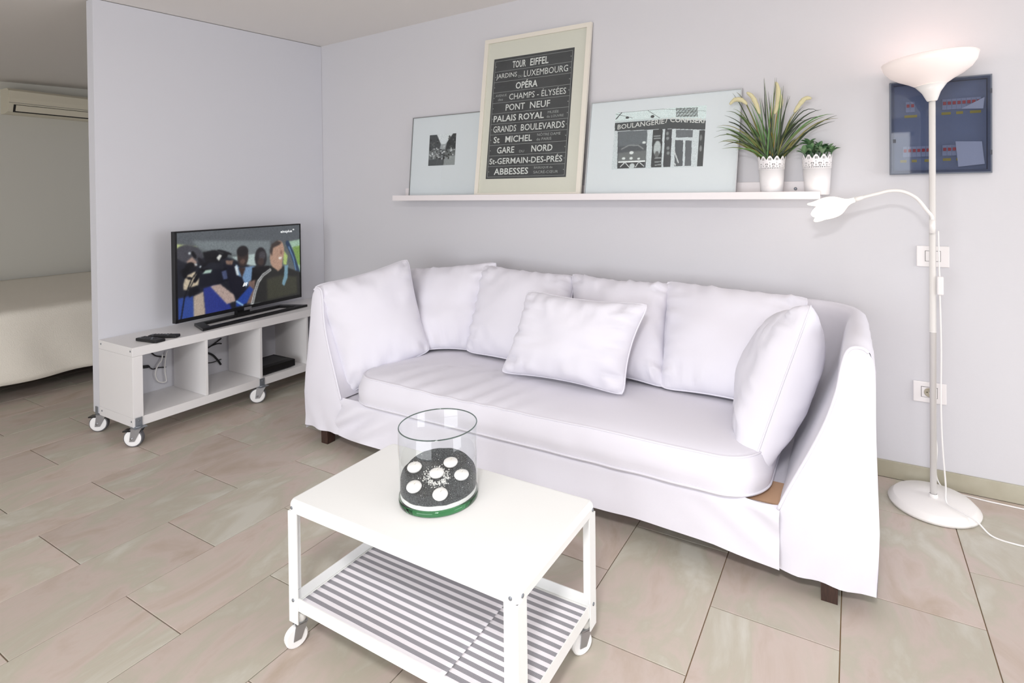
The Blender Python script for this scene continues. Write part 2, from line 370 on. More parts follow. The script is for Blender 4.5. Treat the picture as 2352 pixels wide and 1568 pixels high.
cable('forked_cable', ch([(1180, 300), (1272, 262), (1330, 225), (1412, 163)]), .0048, M_blackm, 'black cable rising to the top of the middle cell of the bench')
cable('forked_cable', ch([(1180, 285), (1272, 258), (1320, 236), (1375, 217), (1414, 217)], .014), .0046, M_blackm, 'black cable running level through the middle cell of the bench')
cable('forked_cable', ch([(1190, 300), (1272, 312), (1330, 338), (1380, 390), (1408, 430)], .002), .0065, M_blackm, 'thick black cable drooping to the floor of the middle cell')
cable('forked_cable', ch([(1200, 420), (1272, 415), (1330, 406), (1380, 386), (1412, 376)], .018), .0034, M_blackm, 'thin black cable low in the middle cell of the bench')
# set-top box in the third cell
y3 = Y0+T_+2*CELL+2*DV
sb = thing('set_top_box', (XC-.2, y3+.14, zc+.0006), 'flat black receiver box in the bench cell nearest the sofa', 'receiver')
box('casing', (XC-.27, y3+.012, zc+.010), (XC-.035, y3+.262, zc+.055), M_blackm, sb, .003)
box('front_panel', (XC-.0345, y3+.012, zc+.008), (XC-.030, y3+.262, zc+.054), M_black, sb, .001)
box('lid_vent', (XC-.24, y3+.04, zc+.0553), (XC-.07, y3+.235, zc+.0565), mat('receiver_lid', (58, 58, 60), .5), sb)
for yy in (.03, .215):
    for xx in (-.26, -.08): box('foot', (XC+xx, y3+yy, zc+.0006), (XC+xx+.03, y3+yy+.03, zc+.0098), M_blackm, sb)

# ------------------------------------------------------------------ television
TA, TB = Vector((-3.49, -1.262, 0)), Vector((-3.575, -.335, 0))     # lower left / right of the set
tdir = (TB-TA).normalized(); tw = (TB-TA).length; tn = Vector((-tdir.y, tdir.x, 0)); tn = -tn if tn.x < 0 else tn
ZV0, ZV1 = .606, 1.168
def tvp(u, z, d): p = TA+tdir*(u*tw)+tn*d; return (p.x, p.y, z)
def tvbox(u0, u1, z0, z1, d0, d1, b=None):
    b = b or MB(); vs = [tvp(u, z, d) for z in (z0, z1) for u, d in ((u0, d0), (u1, d0), (u1, d1), (u0, d1))]
    return b.add(vs, [(0,3,2,1),(4,5,6,7)]+[(i, (i+1) % 4, 4+(i+1) % 4, 4+i) for i in range(4)])
tv = thing('television', tvp(.5, ZT, -.02), 'black flat-screen television showing people riding in a car', 'television')
tvbox(0, 1, ZV0, ZV1, -.03, -.004).build('rear_shell', M_blackm, tv)
tvbox(.15, .85, ZV0+.05, ZV0+.35, -.065, -.0305).build('rear_bulge', M_blackm, tv)
bz = .0085/tw
b = tvbox(0, 1, ZV0, ZV0+.022, -.004, .004); tvbox(0, 1, ZV1-.009, ZV1, -.004, .004, b); tvbox(0, bz*1.6, ZV0, ZV1, -.004, .004, b); tvbox(1-bz, 1, ZV0, ZV1, -.004, .004, b)
b.build('bezel', M_black, tv)
b = MB()
# hollow trapezoid foot
def ring(outer, inner, z0, z1):
    b = MB(); n = 4; vs = [tvp(u, z0, d) for u, d in outer]+[tvp(u, z0, d) for u, d in inner]+[tvp(u, z1, d) for u, d in outer]+[tvp(u, z1, d) for u, d in inner]
    fs = []
    for i in range(4):
        j = (i+1) % 4; fs += [(i, j, 4+j, 4+i), (8+i, 12+i, 12+j, 8+j), (i, 8+i, 8+j, j), (4+i, 4+j, 12+j, 12+i)]
    return b.add(vs, fs)
ring([(.09, .125), (.94, .125), (.86, -.07), (.17, -.07)], [(.165, .090), (.865, .090), (.82, -.035), (.21, -.035)], ZT+.001, ZT+.017).build('stand_foot', M_black, tv)
tvbox(.46, .56, ZT+.013, ZV0+.06, -.062, -.0305).build('stand_neck', M_black, tv)
tvbox(.485, .545, ZV0-.008, ZV0+.012, .0041, .0055).build('maker_badge', M_steel, tv)
# --- painter for flat pictures
class Paint:
    def __init__(s, w, h, bg): s.w, s.h = w, h; s.a = np.zeros((h, w, 3)); s.a[:] = bg; yy, xx = np.mgrid[0:h, 0:w]; s.u = (xx+.5)/w; s.v = (yy+.5)/h
    def mask(s, poly):
        m = np.zeros((s.h, s.w), bool); n = len(poly)
        for i in range(n):
            x0, y0 = poly[i]; x1, y1 = poly[(i+1) % n]
            c = ((y0 > s.v) != (y1 > s.v)); xi = x0+(s.v-y0)*(x1-x0)/((y1-y0) if abs(y1-y0) > 1e-9 else 1e-9)
            m ^= c & (s.u < xi)
        return m
    def put(s, m, c, soft=0, al=1.):
        k = m.astype(float)
        if soft: k = blur(k, soft)
        k = (k*al)[..., None]; s.a = s.a*(1-k)+np.array(c, float)*k
    def poly(s, p, c, soft=0, al=1.): s.put(s.mask(p), c, soft, al)
    def ell(s, x, y, rx, ry, c, soft=1, al=1., rot=0.):
        asp = s.h/s.w; dx, dy = (s.u-x), (s.v-y); cr, sr = math.cos(rot), math.sin(rot)
        s.put(((dx*cr+dy*sr)/rx)**2+((-dx*sr+dy*cr)/ry)**2 < 1, c, soft, al)
    def line(s, p, wd, c, soft=0, al=1.):
        m = np.zeros((s.h, s.w), bool)
        for (x0, y0), (x1, y1) in zip(p[:-1], p[1:]):
            ax, ay = x1-x0, (y1-y0)*s.h/s.w; L = ax*ax+ay*ay+1e-12; t = np.clip(((s.u-x0)*ax+(s.v-y0)*s.h/s.w*ay)/L, 0, 1)
            m |= ((s.u-x0-t*ax)**2+((s.v-y0)*s.h/s.w-t*ay)**2) < wd*wd
        s.put(m, c, soft, al)
    def noise(s, amt, seed=1, n=0):
        r = np.random.RandomState(seed).normal(0, 1, (s.h, s.w)); r = blur(r, n) * (n+1) if n else r
        s.a = np.clip(s.a*(1+amt*r[..., None]), 0, 255)
def blur(k, n):
    for _ in range(n):
        k = (np.pad(k, ((1, 1), (0, 0)), 'edge')[:-2]+2*k+np.pad(k, ((1, 1), (0, 0)), 'edge')[2:])/4
        k = (np.pad(k, ((0, 0), (1, 1)), 'edge')[:, :-2]+2*k+np.pad(k, ((0, 0), (1, 1)), 'edge')[:, 2:])/4
    return k
def picture(name, P, corner, ex, ey, m, parent):
    """flat sheet with one coloured cell per paint dot; corner = top left, ex/ey = full width / height vectors"""
    w, h = P.w, P.h; u, v = np.meshgrid(np.arange(w+1)/w, np.arange(h+1)/h)
    co = np.array(corner)+u.reshape(-1, 1)*np.array(ex)+v.reshape(-1, 1)*np.array(ey)
    idx = np.arange((w+1)*(h+1)).reshape(h+1, w+1)
    f = np.stack([idx[:-1, :-1], idx[1:, :-1], idx[1:, 1:], idx[:-1, 1:]], -1).reshape(-1, 4)
    me = bpy.data.meshes.new(name); me.from_pydata(co.tolist(), [], f.tolist()); me.materials.append(m)
    c = P.a/255.; c = np.where(c <= .04045, c/12.92, ((c+.055)/1.055)**2.4).reshape(-1, 1, 3)
    col = np.ones((len(f), 4, 4), np.float32); col[:, :, :3] = c
    at = me.color_attributes.new('print_colour', 'FLOAT_COLOR', 'CORNER'); at.data.foreach_set('color', col.ravel())
    o = bpy.data.objects.new(name, me); COL.objects.link(o); attach(o, parent); return o
# the programme on the screen (points read off in an enlarged view of the set)
def tz(x, y):
    u = (x-135)/1620.; t = 335-215*u; bt = 1400-370*u; return (u, (y-t)/(bt-t))
def tp(*pts): return [tz(x, y) for x, y in pts]
V = Paint(300, 172, (88, 96, 98))
V.poly(tp((130,300),(1760,100),(1760,300),(1300,420),(600,480),(130,460)), (84, 90, 96), 6)
V.poly(tp((300,420),(1300,360),(1280,560),(900,580),(600,560),(400,520)), (112, 122, 126), 8)
V.poly(tp((130,470),(360,490),(300,520),(180,600),(130,700)), (176, 190, 120), 2)
V.poly(tp((1580,350),(1760,310),(1760,760),(1720,730),(1660,480)), (150, 186, 160), 2)
V.poly(tp((1640,420),(1760,390),(1760,640),(1710,640)), (120, 160, 70), 3)
V.poly(tp((1500,470),(1560,540),(1540,660),(1490,650)), (170, 196, 100), 2)
V.poly(tp((770,600),(1110,540),(1110,700),(980,690),(830,640)), (168, 188, 186), 2)
V.line(tp((1560,370),(1640,520),(1720,730)), .018, (36, 58, 92), 1); V.line(tp((1580,420),(1650,560),(1690,720)), .005, (96, 140, 190), 1)
V.poly(tp((130,640),(700,600),(1000,700),(1000,1300),(130,1400)), (30, 32, 42), 5)
V.poly(tp((1000,720),(1100,690),(1500,680),(1760,740),(1760,1040),(1030,1190)), (38, 38, 36), 2)
V.poly(tp((1240,860),(1450,800),(1700,800),(1700,1020),(1250,1130)), (60, 60, 46), 8)
# far passengers
V.ell(*tz(915, 590), .045, .125, (58, 44, 40), 2); V.ell(*tz(912, 520), .047, .07, (30, 26, 28), 2); V.ell(*tz(912, 650), .02, .03, (96, 70, 60), 2)
V.poly(tp((820,690),(880,740),(960,720),(1080,700),(1040,860),(940,1000),(830,820)), (104, 142, 186), 2); V.poly(tp((850,730),(950,730),(900,860)), (60, 42, 38), 2); V.poly(tp((800,720),(840,700),(860,830),(800,835)), (200, 214, 222), 1)
V.ell(*tz(1160, 590), .052, .14, (34, 30, 34), 2); V.ell(*tz(1180, 560), .03, .06, (66, 62, 68), 3); V.ell(*tz(1160, 640), .028, .05, (64, 48, 44), 2)
V.poly(tp((1040,720),(1280,690),(1270,740),(1130,860),(1020,920)), (18, 17, 20), 2)
V.poly(tp((690,650),(790,640),(770,720),(730,735),(700,690)), (128, 98, 84), 1)
V.poly(tp((660,700),(800,700),(830,830),(900,850),(960,1000),(860,1150),(760,1040),(700,840)), (24, 24, 38), 2)
V.poly(tp((990,900),(1080,880),(1030,1170),(960,1200)), (120, 92, 82), 3)
# camera operator
V.ell(*tz(270, 590), .085, .12, (66, 66, 74), 2, rot=-.5); V.poly(tp((240,680),(300,620),(350,680),(340,760),(280,770)), (164, 134, 120), 2)
V.poly(tp((200,960),(230,860),(330,800),(380,880),(360,980),(260,1040),(200,1030)), (196, 178, 148), 2)
V.poly(tp((140,1140),(300,1100),(330,1360),(140,1400)), (36, 66, 156), 3); V.poly(tp((420,1010),(560,960),(700,1100),(760,1260),(440,1330)), (34, 48, 140), 3)
V.poly(tp((500,980),(620,950),(790,1080),(810,1160),(700,1200)), (176, 150, 140), 2); V.poly(tp((310,1110),(420,1050),(440,1330),(310,1370)), (176, 156, 138), 2)
for k in range(26):
    r = random.Random(k); x, y = r.uniform(140, 700), r.uniform(540, 900); s_ = r.choice([(14, 14, 18), (20, 20, 26), (12, 12, 14), (190, 200, 204)])
    V.ell(*tz(x, y), r.uniform(.01, .035) if s_[0] < 100 else .008, r.uniform(.02, .07) if s_[0] < 100 else .014, s_, 1, rot=r.uniform(-1, 1))
V.poly(tp((420,560),(560,520),(660,560),(620,680),(450,680)), (16, 16, 20), 2); V.poly(tp((580,620),(620,570),(650,590),(610,660)), (206, 208, 200), 1)
V.poly(tp((380,820),(560,760),(640,760),(700,900),(600,950),(380,1000)), (20, 22, 34), 2); V.poly(tp((640,790),(700,770),(715,880),(660,890)), (66, 76, 116), 1)
V.poly(tp((410,830),(450,780),(530,770),(510,810)), (160, 190, 176), 1); V.poly(tp((250,1010),(360,970),(380,1040),(260,1130)), (14, 16, 22), 2)
V.line(tp((380,760),(290,900),(210,1120),(170,1390)), .004, (14, 16, 22), 0); V.line(tp((420,720),(330,880),(270,1010)), .0035, (14, 16, 22), 0)
# driver
V.poly(tp((1320,660),(1480,600),(1470,700),(1410,750),(1340,700)), (176, 136, 112), 2); V.ell(*tz(1400, 530), .064, .185, (180, 138, 114), 2, rot=.1)
V.poly(tp((1290,500),(1320,400),(1400,350),(1470,370),(1440,400),(1340,450),(1320,560)), (62, 50, 46), 3); V.ell(*tz(1445, 575), .016, .018, (226, 214, 204), 1); V.ell(*tz(1462, 500), .012, .03, (142, 100, 84), 2)
V.line(tp((1290,740),(1190,810),(1120,900),(1070,1040),(1035,1180)), .011, (202, 204, 204), 1); V.line(tp((1290,740),(1190,810),(1120,900),(1070,1040),(1035,1180)), .0028, (40, 40, 40), 0)
V.poly(tp((1510,670),(1565,660),(1555,820),(1500,940),(1465,910),(1500,800)), (106, 150, 172), 1)
V.poly(tp((820,1160),(1000,960),(1050,1000),(960,1180),(870,1220),(815,1230)), (26, 60, 158), 2); V.line(tp((825,1165),(905,1210)), .006, (130, 180, 230), 1)
V.a = np.stack([blur(V.a[..., i], 2) for i in range(3)], -1); V.a = (V.a*.78+V.a.mean(2, keepdims=True)*.22)*.94; V.noise(.04, 3, 1)
e0 = np.array(tvp(bz*1.6, ZV1-.009, .0006)); e1 = np.array(tvp(1-bz, ZV1-.009, .0006)); e2 = np.array(tvp(bz*1.6, ZV0+.022, .0006))
scr = picture('screen', V, e0, e1-e0, e2-e0, M_screen, tv)
# flat lettering
def text_mesh(txt, bold=0.):
    cu = bpy.data.curves.new('lettering', 'FONT'); cu.body = txt; cu.size = 1; cu.offset = bold; cu.resolution_u = 2; cu.fill_mode = 'FRONT'
    o = bpy.data.objects.new('lettering', cu); COL.objects.link(o); bpy.context.view_layer.update()
    me = bpy.data.meshes.new_from_object(o.evaluated_get(bpy.context.evaluated_depsgraph_get()))
    v = np.array([p.co[:] for p in me.vertices]); f = [tuple(p.vertices) for p in me.polygons]
    bpy.data.objects.remove(o); bpy.data.curves.remove(cu); bpy.data.meshes.remove(me)
    return v, f
def lettering(b, txt, org, ex, ey, u0, u1, v0, v1, bold=0., mi=0, shear=0., skew=0.):
    """fit the word into the rectangle u0..u1, v0..v1 (v down) of the sheet org + u*ex + v*ey; no deeper than print"""
    v, f = text_mesh(txt, bold); lo, hi = v.min(0), v.max(0)
    s = (v[:, 0]-lo[0])/(hi[0]-lo[0]); t = (v[:, 1]-lo[1])/(hi[1]-lo[1])
    u = u0+(u1-u0)*s+shear*t*(v1-v0); w = v1-(v1-v0)*t+skew*s
    b.add(np.array(org)+u[:, None]*np.array(ex)+w[:, None]*np.array(ey), f, mi); return b
M_ink = mat('screen_caption', (225, 228, 228), .5, emit=(225, 228, 228), estr=.7)
o0 = np.array(tvp(bz*1.6, ZV1-.009, .0012)); b = MB()
def caption(*a, **k): attach(lettering(MB(), *a, **k).build('screen_lettering', M_ink, fix=False), scr)
caption('einsplus', o0, e1-e0, e2-e0, .815, .925, .06, .105, .01); caption('HD', o0, e1-e0, e2-e0, .932, .948, .05, .07, .01)
caption('BR', o0, e1-e0, e2-e0, .475, .51, .70, .745, .02, shear=.3)
# remotes
def remote(loc, ang, w, l, label, group):
    t = thing('remote_control', loc, label, 'remote', group); t.rotation_euler.z = ang
    b = MB().box((-l/2, -w/2, .001), (l/2, w/2, .018), bev=.004); o = b.build('case', M_blackm); o.parent = t
    for i in range(6):
        for j in range(3):
            k = MB().box((-l*.36+i*l*.11-.0045, (j-1)*w*.27-.004, .0175), (-l*.36+i*l*.11+.0045, (j-1)*w*.27+.004, .0198)).build('button', M_steel2 if (i+j) % 5 == 0 else mat('button_grey%d%d' % (i, j), (70, 70, 74), .5) if not MATS.get('bg') else MATS['bg'], None); k.parent = t
    return t
MATS['bg'] = mat('button_grey', (66, 66, 70), .5)
remote((-3.415, -1.433, ZT), math.radians(8), .055, .175, 'broad black remote control lying on the bench top near its end', None)
remote((-3.435, -1.352, ZT), math.radians(30), .042, .165, 'slim black remote control lying behind a broader one on the bench', None)

# ------------------------------------------------------------------ bedroom: bed and air conditioner
bed = thing('bed', (-5.95, -1.1, 0), 'low divan bed under a cream cover in the bedroom beyond the partition', 'bed')
box('bed_base', (-6.95, -2.05, .12), (-4.98, -.08, .34), mat('bed_base_cloth', (120, 110, 98), .9), bed, .01)
box('mattress', (-6.96, -2.06, .342), (-4.95, -.07, .575), M_fab, bed, .05)
for xx in (-6.85, -5.15):
    for yy in (-1.95, -.2): MB().lathe([(.025, .001), (.03, .12)], (xx, yy, 0), 14).build('leg', M_blackm, bed)
box('bed_post', (-6.985, -.30, .3), (-6.962, -.27, .74), M_blackm, bed, .003)
M_spread = mat('cream_bedspread', (246, 240, 228), .95, bump=.5, bscale=160, stretch=(1, 1, 1))
b = MB(); n1, n2 = 60, 46
prof = [(-6.955, .605)]+[(-6.955+(1.965)*k/20, .605) for k in range(1, 20)]+[(-4.99, .603), (-4.955, .592), (-4.935, .57), (-4.93, .53)]+[(-4.93+.045*(k/12)**1.2, .53-.41*k/12) for k in range(1, 13)]
n1 = len(prof); vs = []; fs = []
for j in range(n2+1):
    y = -2.08+2.02*j/n2
    for i, (x, z) in enumerate(prof):
        dx = 0.; dz = .004*nz(x*4, y*4, 1)
        if z < .56: k = (.56-z)/.44; dx = k*(.022*nz(y*5, z*1.5, 3)+.010*math.sin(y*17+2*nz(y*2, z*3)+z*9)); dz = (.012*nz(y*3, 0, 8) if z < .14 else 0)
        vs.append((x+dx, y, z+dz))
for j in range(n2): fs += [(j*n1+i, j*n1+i+1, (j+1)*n1+i+1, (j+1)*n1+i) for i in range(n1-1)]
o = b.add(vs, fs, 0, True).build('bedspread', M_spread); so = o.modifiers.new('thickness', 'SOLIDIFY'); so.thickness = .012; so.offset = -1
tag(o, 'cream quilted bedspread hanging over the side of the bed', 'bedspread')
AX = FX
ac = thing('air_conditioner', (AX, -.62, 2.2), 'cream wall-mounted air conditioner above the bed', 'air conditioner')
M_ac = mat('cream_plastic', (235, 228, 208), .4)
prof = [(0, 2.425), (.16, 2.425), (.195, 2.40), (.205, 2.33), (.195, 2.245), (.16, 2.205), (0, 2.19)]
def extr(name, prof, y0, y1, m, par):
    n = len(prof); vs = [(AX+d, y, z) for y in (y0, y1) for d, z in prof]
    return MB().add(vs, [tuple(range(n)), tuple(range(2*n-1, n-1, -1))]+[(i, (i+1) % n, n+(i+1) % n, n+i) for i in range(n)]).build(name, m, par)
extr('casing', [(0, 2.425), (.16, 2.425), (.195, 2.40), (.2, 2.33), (.195, 2.285), (.195, 2.28), (.17, 2.205), (.1, 2.19), (0, 2.19)], -1.02, -.20, M_ac, ac)
extr('air_slot', [(.185, 2.25), (.1965, 2.272), (.197, 2.262), (.176, 2.202), (.168, 2.202)], -.985, -.26, M_dark, ac)
extr('louvre', [(.178, 2.215), (.2, 2.268), (.205, 2.266), (.183, 2.211)], -.97, -.275, M_ac, ac)
box('front_seam', (AX+.1955, -1.018, 2.288), (AX+.1985, -.202, 2.291), M_dark, ac)
extr('front_grille_panel', [(.19, 2.292), (.2, 2.29), (.206, 2.33), (.201, 2.40), (.197, 2.404)], -1.015, -.205, M_ac, ac)

# ------------------------------------------------------------------ picture ledge and framed pictures
SZ = 1.376            # top of the lip
led = thing('picture_ledge', (-1.4, 0, 1.34), 'long white picture ledge fixed to the wall above the sofa', 'shelf')
M_ledge = mat('white_ledge_lacquer', (238, 232, 233), .45)
box('ledge_board', (-2.80, -.135, 1.340), (.0, -.0125, 1.358), M_ledge, led, .0015)
box('front_lip', (-2.80, -.147, 1.338), (.0, -.1355, SZ), M_ledge, led, .002)
box('back_rail', (-2.80, -.012, 1.34), (.0, -.0005, 1.428), M_ledge, led, .0015)
for xx in (-2.5, -1.4, -.12): MB().lathe([(.008, -.0121), (.008, -.015), (.004, -.017)], (xx, 0, 1.39), 12, axis='y').build('fixing_screw', M_steel2, led)
SB = 1.3585
class Frame:
    """sheet leaning on the wall: local s to the right, t up the sheet, d out of the sheet"""
    def __init__(f, x0, x1, yb, yt, h, th, name, label, xshift=0.):
        f.org = Vector((x0, yb, SB)); f.ex = Vector((1, 0, 0)); ang = math.asin((yt-yb)/h)
        f.et = Vector((xshift, math.sin(ang), math.cos(ang))).normalized(); f.n = f.ex.cross(f.et).normalized(); f.n = -f.n if f.n.y > 0 else f.n
        f.w = x1-x0; f.h = h; f.th = th; f.root = thing(name, ((x0+x1)/2, yb, SB), label, 'picture')
    def P(f, s, t, d): return f.org+f.ex*s+f.et*t+f.n*d
    def box(f, s0, s1, t0, t1, d0, d1, b=None):
        b = b or MB(); vs = [f.P(s, t, d) for t in (t0, t1) for s, d in ((s0, d0), (s1, d0), (s1, d1), (s0, d1))]
        return b.add(vs, [(0,3,2,1),(4,5,6,7)]+[(i, (i+1) % 4, 4+(i+1) % 4, 4+i) for i in range(4)])
    def moulding(f, w, d0, d1, m):
        for r in ((0, f.w, 0, w), (0, f.w, f.h-w, f.h), (0, w, w+.0002, f.h-w-.0002), (f.w-w, f.w, w+.0002, f.h-w-.0002)):
            f.box(*r, d0, d1).build('frame_bar', m, f.root)
    def st(f, u, v): p = onplane(u, v, f.org+f.n*.002, f.n)-f.org; return p.dot(f.ex)-f.et.x*p.dot(f.et), p.dot(f.et)
# poster with the list of places
po = Frame(-2.095, -1.305, -.098, -.020, 1.065, .03, 'framed_poster', 'tall cream-framed poster listing Paris place names in white on black, on the ledge', .05)
M_cream = mat('cream_frame_wood', (232, 226, 214), .5); M_matc = mat('cream_mount', (226, 220, 207), .8)
po.moulding(.028, -.012, .010, M_cream)
po.box(.028, po.w-.028, .028, po.h-.028, -.010, -.002).build('mount', M_matc, po.root)
u0, u1, v0, v1 = .10*po.w, .863*po.w, po.h*(1-.886), po.h*(1-.13)
M_board = mat('charcoal_print', (56, 56, 58), .7, rgb2=(66, 66, 68), vscale=9)
prn = po.box(u0, u1, v0, v1, -.0019, -.0012).build('print', M_board, po.root)
O = po.P(u0, v1, -.0010); EX = po.ex*(u1-u0); EY = -po.et*(v1-v0)
M_white = mat('white_print', (226, 224, 220), .7); M_grey = mat('grey_print', (170, 170, 168), .7)
b = MB(); rows = 11; r0, r1 = .022, .985; rh = (r1-r0)/rows
def sheet(u0, u1, v0, v1, mi=0): b.add([O+EX*u+EY*v for u, v in ((u0, v0), (u0, v1), (u1, v1), (u1, v0))], [(0, 1, 2, 3)], mi)
def T(r, txt, u0, u1, a=.2, c=.8, bold=.0, mi=0): lettering(b, txt, O, EX, EY, u0, u1, r0+rh*(r+a), r0+rh*(r+c), bold, mi)
for k in range(rows+1): sheet(.018, .982, r0+rh*k-.0012, r0+rh*k+.0012, 1)
sheet(.018, .0215, r0, r1, 1); sheet(.9785, .982, r0, r1, 1)
for k in range(rows):
    for uu in (.03, .962): sheet(uu, uu+.008, r0+rh*(k+.46), r0+rh*(k+.54), 1)
T(0, 'TOUR', .25, .42, .17, .83, .018); T(0, 'EIFFEL', .475, .70, .17, .83, .018)
T(1, 'JARDINS', .045, .315, .22, .8); T(1, 'DU', .335, .385, .58, .8, 0, 1); T(1, 'LUXEMBOURG', .405, .94, .22, .8)
T(2, 'OPÉRA', .31, .585, .06, .85, .018)
T(3, 'AVENUE', .055, .2, .2, .42, 0, 1); T(3, 'des', .09, .155, .58, .8, 0, 1); T(3, 'CHAMPS - ÉLYSÉES', .235, .935, .1, .8)
T(4, 'PONT', .20, .445, .2, .8, .008); T(4, 'NEUF', .51, .755, .2, .8, .008)
T(5, 'PALAIS ROYAL', .05, .69, .2, .8, .014); T(5, 'MUSÉE', .735, .865, .14, .42, 0, 1); T(5, 'du LOUVRE', .725, .925, .58, .8, 0, 1)
T(6, 'GRANDS', .055, .355, .2, .8, .006); T(6, 'BOULEVARDS', .415, .945, .2, .8, .006)
T(7, 'St', .07, .15, .2, .8, .012); T(7, 'MICHEL', .225, .565, .2, .8, .012); T(7, 'NÔTRE DAME', .625, .905, .1, .4, 0, 1); T(7, 'de PARIS', .62, .80, .56, .8, 0, 1)
T(8, 'GARE', .125, .35, .2, .8, .012); T(8, 'DU', .415, .475, .58, .8, 0, 1); T(8, 'NORD', .565, .82, .2, .8, .012)
T(9, 'St-GERMAIN-DES-PRÉS', .035, .945, .1, .8, .010)
T(10, 'ABBESSES', .105, .545, .2, .8, .014); T(10, 'BASILIQUE du', .615, .835, .15, .38, 0, 1); T(10, 'SACRÉ-CŒUR', .61, .905, .48, .78, 0, 1)
attach(b.build('poster_lettering', [M_white, M_grey], fix=False), prn)
po.box(.028, po.w-.028, .028, po.h-.028, .003, .0045).build('glass_pane', M_pane, po.root)
# bakery photograph
M_thin = mat('thin_grey_frame', (186, 188, 190), .4, metal=.3); M_matw = mat('white_mount', (230, 231, 234), .8)
bk = Frame(-1.29, -.405, -.075, -.018, .575, .012, 'framed_photograph', 'wide framed black-and-white photograph of a corner bakery shop front', .05)
bk.moulding(.006, -.010, .006, M_thin)
bk.box(.006, bk.w-.006, .006, bk.h-.006, -.009, -.001).build('mount', M_matw, bk.root)
def prect(f, q):
    s = [f.st(*p) for p in q]; return ((s[0][0]+s[3][0])/2, (s[1][0]+s[2][0])/2, (s[2][1]+s[3][1])/2, (s[0][1]+s[1][1])/2)
s0, s1, t0, t1 = prect(bk, ((1416.5, 266), (1625.5, 251), (1611.5, 394.5), (1401, 394.5)))
def bz5(x, y):
    v = 0.5
    for _ in range(4):
        xl = 415-55*v; xr = 1160-50*v; u = (x-xl)/(xr-xl); tp_ = 350-60*u; v = (y-tp_)/(800-tp_)
    return (u, v)
def bp_(*pts): return [bz5(x, y) for x, y in pts]
B = Paint(240, 150, (196, 206, 206))
B.poly(bp_((400,330),(1170,280),(1170,400),(860,390),(400,420)), (206, 215, 214), 1)
B.line(bp_((415,360),(560,390)), .003, (120, 126, 126), 0); B.line(bp_((690,330),(800,400)), .003, (120, 126, 126), 0); B.line(bp_((440,350),(820,320),(1150,340)), .0022, (140, 146, 146), 0)
B.line(bp_((415,400),(470,345)), .005, (50, 50, 52), 0)
for k in range(16):
    x = 925+k*10.5; B.line(bp_((x, 312+(k % 3)*3), (x, 385)), .0035, (50, 52, 52), 0)
for y in (318, 350, 378): B.line(bp_((920, y), (1090, y-6)), .0028, (90, 92, 92), 0)
B.ell(*bz5(515, 388), .022, .02, (60, 60, 60), 0); B.ell(*bz5(728, 380), .022, .025, (60, 60, 60), 0)
B.poly(bp_((405,428),(830,398),(1150,418),(1150,498),(870,482),(400,495)), (66, 68, 70), 0)
B.poly(bp_((400,415),(850,388),(1150,408),(1150,420),(850,402),(400,430)), (190, 196, 196), 0)
B.poly(bp_((395,495),(880,482),(1145,496),(1115,800),(360,800)), (196, 200, 202), 0)
B.poly(bp_((428,500),(680,492),(655,795),(410,795)), (78, 80, 84), 0); B.poly(bp_((428,500),(680,492),(670,600),(425,620)), (98, 102, 106), 4)
B.poly(bp_((425,670),(665,655),(658,740),(418,740)), (104, 106, 106), 3)
for x, y, s_ in ((470, 715, .02), (540, 670, .025), (535, 715, .02), (600, 720, .016), (650, 590, .02)): B.ell(*bz5(x, y), s_, s_*1.1, (214, 216, 214), 1)
B.poly(bp_((420,738),(650,738),(640,795),(415,795)), (52, 52, 54), 0); B.line(bp_((425,742),(650,740)), .007, (222, 222, 220), 0); B.line(bp_((440,780),(480,745),(520,790)), .005, (200, 200, 200), 0); B.line(bp_((570,785),(600,745),(640,780)), .005, (190, 190, 190), 0); B.ell(*bz5(540, 778), .03, .05, (190, 194, 194), 1)
B.line(bp_((455,640),(520,610),(600,612),(640,640)), .007, (130, 132, 132), 1)
B.poly(bp_((728,487),(808,484),(785,793),(700,793)), (54, 54, 56), 0); B.ell(*bz5(757, 640), .04, .13, (176, 180, 180), 2); B.ell(*bz5(752, 690), .022, .06, (96, 96, 96), 1)
for y in (540, 560, 720, 750, 775): B.line(bp_((735, y), (785, y-2)), .006, (150, 152, 152), 1)
B.poly(bp_((828,484),(884,484),(858,793),(800,793)), (62, 62, 66), 0)
for y in (520, 560, 640, 680): B.ell(*bz5(845, y), .016, .03, (130, 132, 132), 2)
B.poly(bp_((915,490),(1048,495),(1040,555),(910,555)), (100, 102, 106), 0); B.poly(bp_((905,575),(968,578),(955,790),(890,790)), (82, 84, 88), 0); B.poly(bp_((985,580),(1035,582),(1020,790),(972,790)), (92, 94, 98), 0)
for k in range(12): B.ell(*bz5(895+k*3 % 30, 670+k*10), .008, .012, (190, 192, 192), 0)
B.poly(bp_((1095,498),(1145,500),(1112,795),(1068,795)), (60, 60, 62), 0); B.ell(*bz5(1105, 560), .012, .05, (120, 120, 120), 1); B.ell(*bz5(1100, 650), .012, .05, (130, 130, 130), 1)
B.noise(.05, 5, 0); B.a = np.clip(B.a*1.1, 0, 250)
O2 = bk.P(s0, t1, -.0004); EX2 = bk.ex*(s1-s0); EY2 = -bk.et*(t1-t0)
prn2 = picture('photo_print', B, O2, EX2, EY2, M_photo, bk.root)
O2b = bk.P(s0, t1, .0002); b = MB()
lettering(b, 'BOULANGERIE', O2b, EX2, EY2, .035, .565, .215, .30, .008, skew=-.045)
lettering(b, '/', O2b, EX2, EY2, .575, .60, .155, .245, .02)
lettering(b, 'CONFISERI', O2b, EX2, EY2, .625, .985, .155, .235, .02, shear=.06, skew=.06)
attach(b.build('shop_sign_lettering', M_white, fix=False), prn2)
bk.box(.006, bk.w-.006, .006, bk.h-.006, .002, .0035).build('glass_pane', M_pane, bk.root)
